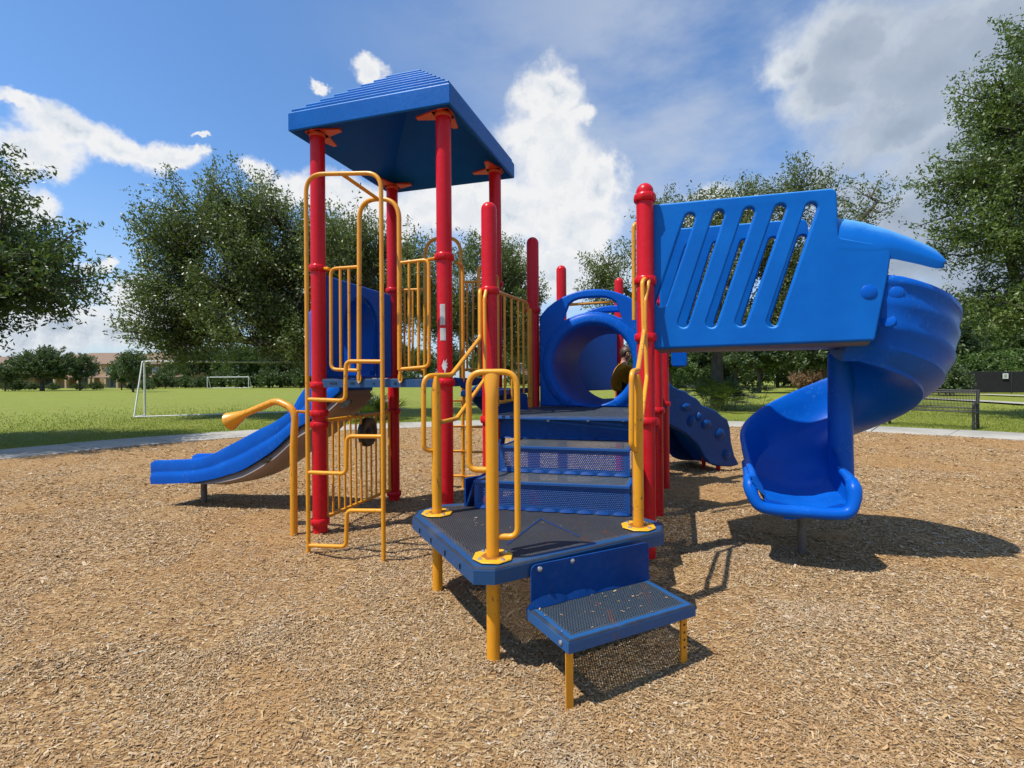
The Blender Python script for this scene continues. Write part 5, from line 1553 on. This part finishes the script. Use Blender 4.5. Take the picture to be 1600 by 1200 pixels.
for f_, z in ((.485, .6), (.51, .72), (.53, .83)): back.tube([bench_pt(.02, f_, z), bench_pt(BL - .02, f_, z)], .005, 5)
seat.build('seat', BLACKP, t_); back.build('backrest', BLACKP, t_)
for s in (.0, BL):
    m = M()
    def bar(pts, w0, w1):
        P = [V3(p) for p in smooth_path([tuple(bench_pt(s, f_, z)) for f_, z in pts], 5)]
        m.tube(P, [w0 + (w1 - w0) * i / (len(P) - 1) for i in range(len(P))], 10)
    bar([(.03, -.05), (.045, .10), (.06, .25), (.03, .43), (.05, .52)], .034, .026)
    bar([(.50, -.05), (.47, .15), (.45, .35), (.47, .55), (.52, .78), (.57, .97)], .036, .034)
    bar([(.04, .50), (.02, .60), (.08, .655), (.25, .65), (.40, .62), (.49, .64)], .024, .028)
    bar([(.03, .43), (.2, .40), (.46, .42)], .024, .024)
    bar([(.06, .08), (.25, .14), (.48, .10)], .018, .018)
    m.lathe(bench_pt(s, .10, .57), [(.055, -.02), (.06, 0), (.055, .02)], 14, axis=bd_)
    m.build('end_frame', BLACKP, t_)

# ------------------------------------------------------------------ black fence with sign
f0, f1 = D(1488, 605, 36.2), D(1680, 605, 33.5)
f0 = V3((f0.x, f0.y, 0)); f1 = V3((f1.x, f1.y, 0)); fd = (f1 - f0).normalized(); fn = ez.cross(fd); FLn = (f1 - f0).length
t_ = thing('fence', 'black screened fence at the far right behind the bench', 'fence', tuple((f0 + f1) / 2))
m = M(); m.box((f0 + f1) / 2 + ez * .80, fd, fn, ez, FLn, .03, 1.42); m.build('screen', FENCEM, t_)
k = int(FLn / 2.4)
for i in range(k + 1):
    M().lathe(tuple(f0 + fd * (FLn * i / k) - fn * .05), [(.03, -.1), (.03, 1.56), (.02, 1.60)], 10).build('post', BLACKP, t_)
M().tube([f0 + ez * 1.53 - fn * .0, f1 + ez * 1.53], .022, 8).build('top_rail', BLACKP, t_)
sp_ = VP(1570.5, 587.5, f0 - fn * .04, f1 - fn * .04)
if sp_.y > 40: sp_ = f0
sg_ = thing('notice_sign', 'small pale notice board fixed to the black fence', 'sign', (sp_.x, sp_.y, 0))
fnc = -fn if (-fn).y < 0 else fn
M().box(sp_ + fnc * .06, fd, fn, ez, .30, .02, .38).build('board', BOARD, sg_)
for q in (.09, .03, -.03, -.09): M().box(sp_ + fnc * .073 + ez * q, fd, fn, ez, .14, .004, .022).build('text_line', BLACKP, sg_)

# ------------------------------------------------------------------ townhouses
def townhouse(label, x0, x1, Y, units, seed, name='townhouse', hw=4.35, hr=6.0):
    rd = random.Random(seed)
    t_ = thing(name, label, 'house', ((x0 + x1) / 2, Y, 0))
    w = (x1 - x0) / units; dp = 9.0
    m = M(); rf = M(); tr = M()
    for u in range(units):
        ox = .8 if u % 2 else 0.0
        a, b_ = x0 + u * w, x0 + (u + 1) * w
        m.box(((a + b_) / 2, Y + dp / 2 + ox, hw / 2), (1, 0, 0), (0, 1, 0), ez, w - .02 * (u % 2), dp - ox * 2, hw)
    wall = m.build('wall', STUCCO, t_, fix=False)
    for u in range(units):
        ox = .8 if u % 2 else 0.0
        a, b_ = x0 + u * w, x0 + (u + 1) * w
        e = .35; z0 = hw + (.0 if u % 2 else .004); zr = hr + (.25 if u % 2 else 0)
        y0, y1 = Y + ox - e, Y + dp - ox + e
        ym = (y0 + y1) / 2; ii = 2.2
        la, lb = a - (e if u == 0 else 0), b_ + (e if u == units - 1 else 0)
        rf = M(); 
        ra = la + (ii if u == 0 else 0); rb = lb - (ii if u == units - 1 else 0)
        vs_ = [(la, y0, z0), (lb, y0, z0), (lb, y1, z0), (la, y1, z0), (ra, ym, zr), (rb, ym, zr), (la, y0, z0 - .16), (lb, y0, z0 - .16), (lb, y1, z0 - .16), (la, y1, z0 - .16)]
        rf.add(vs_, [(0, 1, 5, 4), (2, 3, 4, 5), (1, 2, 5), (3, 0, 4), (6, 7, 1, 0), (7, 8, 2, 1), (8, 9, 3, 2), (9, 6, 0, 3), (9, 8, 7, 6)], False)
        rf.build('roof', SHINGLE, t_, fix=False)
        # upper window with white frame, patio roof and door
        for wx in (.3, .72):
            c = V3((a + w * wx, Y + ox - .02, 3.15))
            fr = M(); fr.box(c, (1, 0, 0), (0, 1, 0), ez, 1.15, .08, 1.45); f_ = fr.build('window', TRIM, t_, fix=False)
            for q in (-.34, .34):
                M().box(c + V3((0, -.045, q)), (1, 0, 0), (0, 1, 0), ez, .98, .02, .60).build('pane', GLASS, f_, fix=False)
        pr = M(); c = V3((a + w * .5, Y + ox - 1.3, 2.25))
        pr.add([(a + .5, Y + ox - 2.4, 1.95), (b_ - .5, Y + ox - 2.4, 1.95), (b_ - .5, Y + ox - .02, 2.55), (a + .5, Y + ox - .02, 2.55), (a + .5, Y + ox - 2.4, 1.83), (b_ - .5, Y + ox - 2.4, 1.83), (b_ - .5, Y + ox - .02, 2.43), (a + .5, Y + ox - .02, 2.43)],
               [(0, 1, 2, 3), (7, 6, 5, 4), (4, 5, 1, 0), (5, 6, 2, 1), (6, 7, 3, 2), (7, 4, 0, 3)], False)
        pr.build('porch_roof', SHINGLE, t_, fix=False)
        for q in (a + .7, (a + b_) / 2, b_ - .7):
            M().box((q, Y + ox - 2.2, .9), (1, 0, 0), (0, 1, 0), ez, .32, .32, 1.9).build('porch_column', STUCCO2, t_, fix=False)
        dr = M(); dr.box((a + w * .4, Y + ox - .03, 1.02), (1, 0, 0), (0, 1, 0), ez, 1.9, .08, 2.05); f_ = dr.build('door', TRIM, t_, fix=False)
        M().box((a + w * .4, Y + ox - .075, 1.05), (1, 0, 0), (0, 1, 0), ez, 1.7, .02, 1.85).build('pane', GLASS, f_, fix=False)
    return t_
def X(px, Y): return D(px, 605, Y).x
townhouse('long tan two storey townhouse row with brown roof behind the round tree', X(60, 94), X(300, 94), 94, 5, 1, hw=4.5, hr=6.55)
townhouse('tan townhouse at the far left edge with brown roof', X(-120, 90), X(40, 90), 90, 4, 2, hw=4.2, hr=6.0)
townhouse('pale house half hidden behind the far trees right of the tower', X(795, 104), X(850, 104), 104, 1, 3, name='house', hw=4.2, hr=6.2)
townhouse('pale house half hidden behind trees right of the near goal', X(445, 102), X(500, 102), 102, 1, 4, name='house', hw=3.8, hr=5.6)

# ------------------------------------------------------------------ child crouching on the rear deck, back turned
pc0 = V3((1.425, 6.50, ZD2 + .003))
per = thing('person', 'child in a mustard yellow shirt crouching on the rear deck beyond the tunnel, back turned', 'person', tuple(pc0))
f = V3((.93, .05, 0)).normalized(); s_ = V3((-f.y, f.x, 0))     # facing right, left side away from the camera
def pt(a, b_, z): return f * a + s_ * b_ + ez * z
def skin(name, vs_, es, rad, mat_, parent, root_i=0, sub=2):
    me = bpy.data.meshes.new(name); me.from_pydata([tuple(v) for v in vs_], es, [])
    o = link(name + '_tmp', me)
    md = o.modifiers.new('skin', 'SKIN'); md.use_smooth_shade = True
    for i, r_ in enumerate(rad):
        sv_ = me.skin_vertices[0].data[i]; sv_.radius = r_ if isinstance(r_, tuple) else (r_, r_)
    me.skin_vertices[0].data[root_i].use_root = True
    sd2 = o.modifiers.new('sub', 'SUBSURF'); sd2.levels = sub; sd2.render_levels = sub
    dg = bpy.context.evaluated_depsgraph_get()
    me2 = bpy.data.meshes.new_from_object(o.evaluated_get(dg)); me2.name = name
    bpy.data.objects.remove(o)
    me2.polygons.foreach_set('use_smooth', [True] * len(me2.polygons))
    me2.materials.clear(); me2.materials.append(mat_)
    return link(name, me2, parent)
# continuous body in skin: pelvis, spine, neck, head, arms, legs
J = {}; vs_ = []; es = []; rad = []
def jn(k, p, r_, par=None):
    J[k] = len(vs_); vs_.append(p); rad.append(r_)
    if par: es.append((J[par], J[k]))
jn('pelvis', pt(0, 0, .13), .105)
jn('waist', pt(-.02, 0, .25), .095, 'pelvis'); jn('chest', pt(-.005, 0, .37), .105, 'waist'); jn('neck0', pt(.03, 0, .455), .06, 'chest')
jn('neck1', pt(.045, 0, .505), .040, 'neck0'); jn('head0', pt(.062, 0, .565), .078, 'neck1'); jn('head1', pt(.07, 0, .635), .072, 'head0')
for q, e in ((-1, 'r'), (1, 'l')):
    jn('sh' + e, pt(.04, q * .12, .42), .052, 'chest'); jn('el' + e, pt(.26, q * .16, .30), .034, 'sh' + e); jn('wr' + e, pt(.42, q * .10, .32), .024, 'el' + e); jn('pm' + e, pt(.48, q * .09, .335), (.034, .016), 'wr' + e)
    jn('hip' + e, pt(.05, q * .08, .12), .078, 'pelvis'); jn('kn' + e, pt(.32, q * .12, .27), .056, 'hip' + e); jn('an' + e, pt(.20, q * .11, .06), .036, 'kn' + e); jn('to' + e, pt(.36, q * .12, .03), .030, 'an' + e)
body = skin('body', vs_, es, rad, SKIN, per)
# fingers
for q in (-1, 1):
    for k, (dy, ln) in enumerate(((-.026, .052), (-.009, .060), (.009, .057), (.026, .045))):
        b0_ = pt(.505, q * .09 + dy, .34); skin('finger', [b0_ - f * .02, b0_ + f * ln * .5 + ez * .004, b0_ + f * ln - ez * .012], [(0, 1), (1, 2)], [.0085, .008, .0065], SKIN, body, sub=1)
    b0_ = pt(.47, q * .09 - q * .034, .335); skin('thumb', [b0_, b0_ + f * .025 - s_ * q * .014, b0_ + f * .045 - s_ * q * .012 - ez * .006], [(0, 1), (1, 2)], [.0095, .009, .007], SKIN, body, sub=1)
# face details
hd = pt(.07, 0, .60)
m = M(); m.lathe(hd + f * .070 - ez * .005, [(.012, -.012), (.013, 0), (.006, .016)], 10, axis=(f - ez * .2)); m.build('nose', SKIN, body, local=True)
for q in (-1, 1):
    M().lathe(hd + f * .066 + s_ * (q * .028) + ez * .012, [(.009, 0), (.007, .003), (.002, .004)], 10, axis=f).build('eye', BLACKP, body, local=True)
    m = M(); c = hd + s_ * (q * .076) - f * .008 - ez * .008
    m.loft([[c + f * (.016 * math.cos(a) * w_) + ez * (.026 * math.sin(a) * w_) + s_ * (q * o_2) for a in [2 * math.pi * k / 12 for k in range(12)]] for o_2, w_ in ((-.008, 1), (.006, 1), (.012, .8), (.008, .45))])
    m.build('ear', SKIN, body, local=True)
M().lathe(hd + f * .068 - ez * .035, [(.016, -.003), (.014, .003), (.004, .005)], 10, axis=f).build('mouth', plain('lip', (.40, .16, .13), (.42, .18, .14)), body, local=True)
# hair: cap of strands over crown and nape
m = M(); rs = []
for i in range(9):
    th = R(8 + i * 13.5); rs.append([])
    for k in range(28):
        a = 2 * math.pi * k / 28; fr_ = math.cos(a)
        lim = 1.0
        th2 = min(th, R(62) if fr_ > .55 else (R(84) if abs(fr_) <= .55 else R(122)))
        rs[-1].append(hd + ez * .012 + f * (.090 * math.sin(th2) * math.cos(a)) + s_ * (.083 * math.sin(th2) * math.sin(a)) + ez * (.095 * math.cos(th2)) + V3((0, 0, .004 * math.sin(k * 5 + i * 3))))
m.loft(rs, True, False); m.build('hair', HAIR, per, local=True)
# shirt: its own skinned surface, a little larger than the trunk, with short sleeves
J.clear(); vs_, es, rad = [], [], []
jn('pelvis', pt(-.01, 0, .10), .135)
jn('w', pt(-.03, 0, .24), .135, 'pelvis'); jn('c', pt(-.01, 0, .36), .138, 'w'); jn('n', pt(.025, 0, .44), .080, 'c')
for q, e in ((-1, 'r'), (1, 'l')):
    jn('s' + e, pt(.045, q * .125, .405), .070, 'c'); jn('e' + e, pt(.20, q * .155, .345), .056, 's' + e)
skin('shirt', vs_, es, rad, SHIRT, per)
J.clear(); vs_, es, rad = [], [], []
jn('p', pt(.0, 0, .115), .118)
for q, e in ((-1, 'r'), (1, 'l')):
    jn('h' + e, pt(.06, q * .085, .13), .092, 'p'); jn('k' + e, pt(.25, q * .112, .235), .074, 'h' + e)
skin('shorts', vs_, es, rad, SHORTS, per)
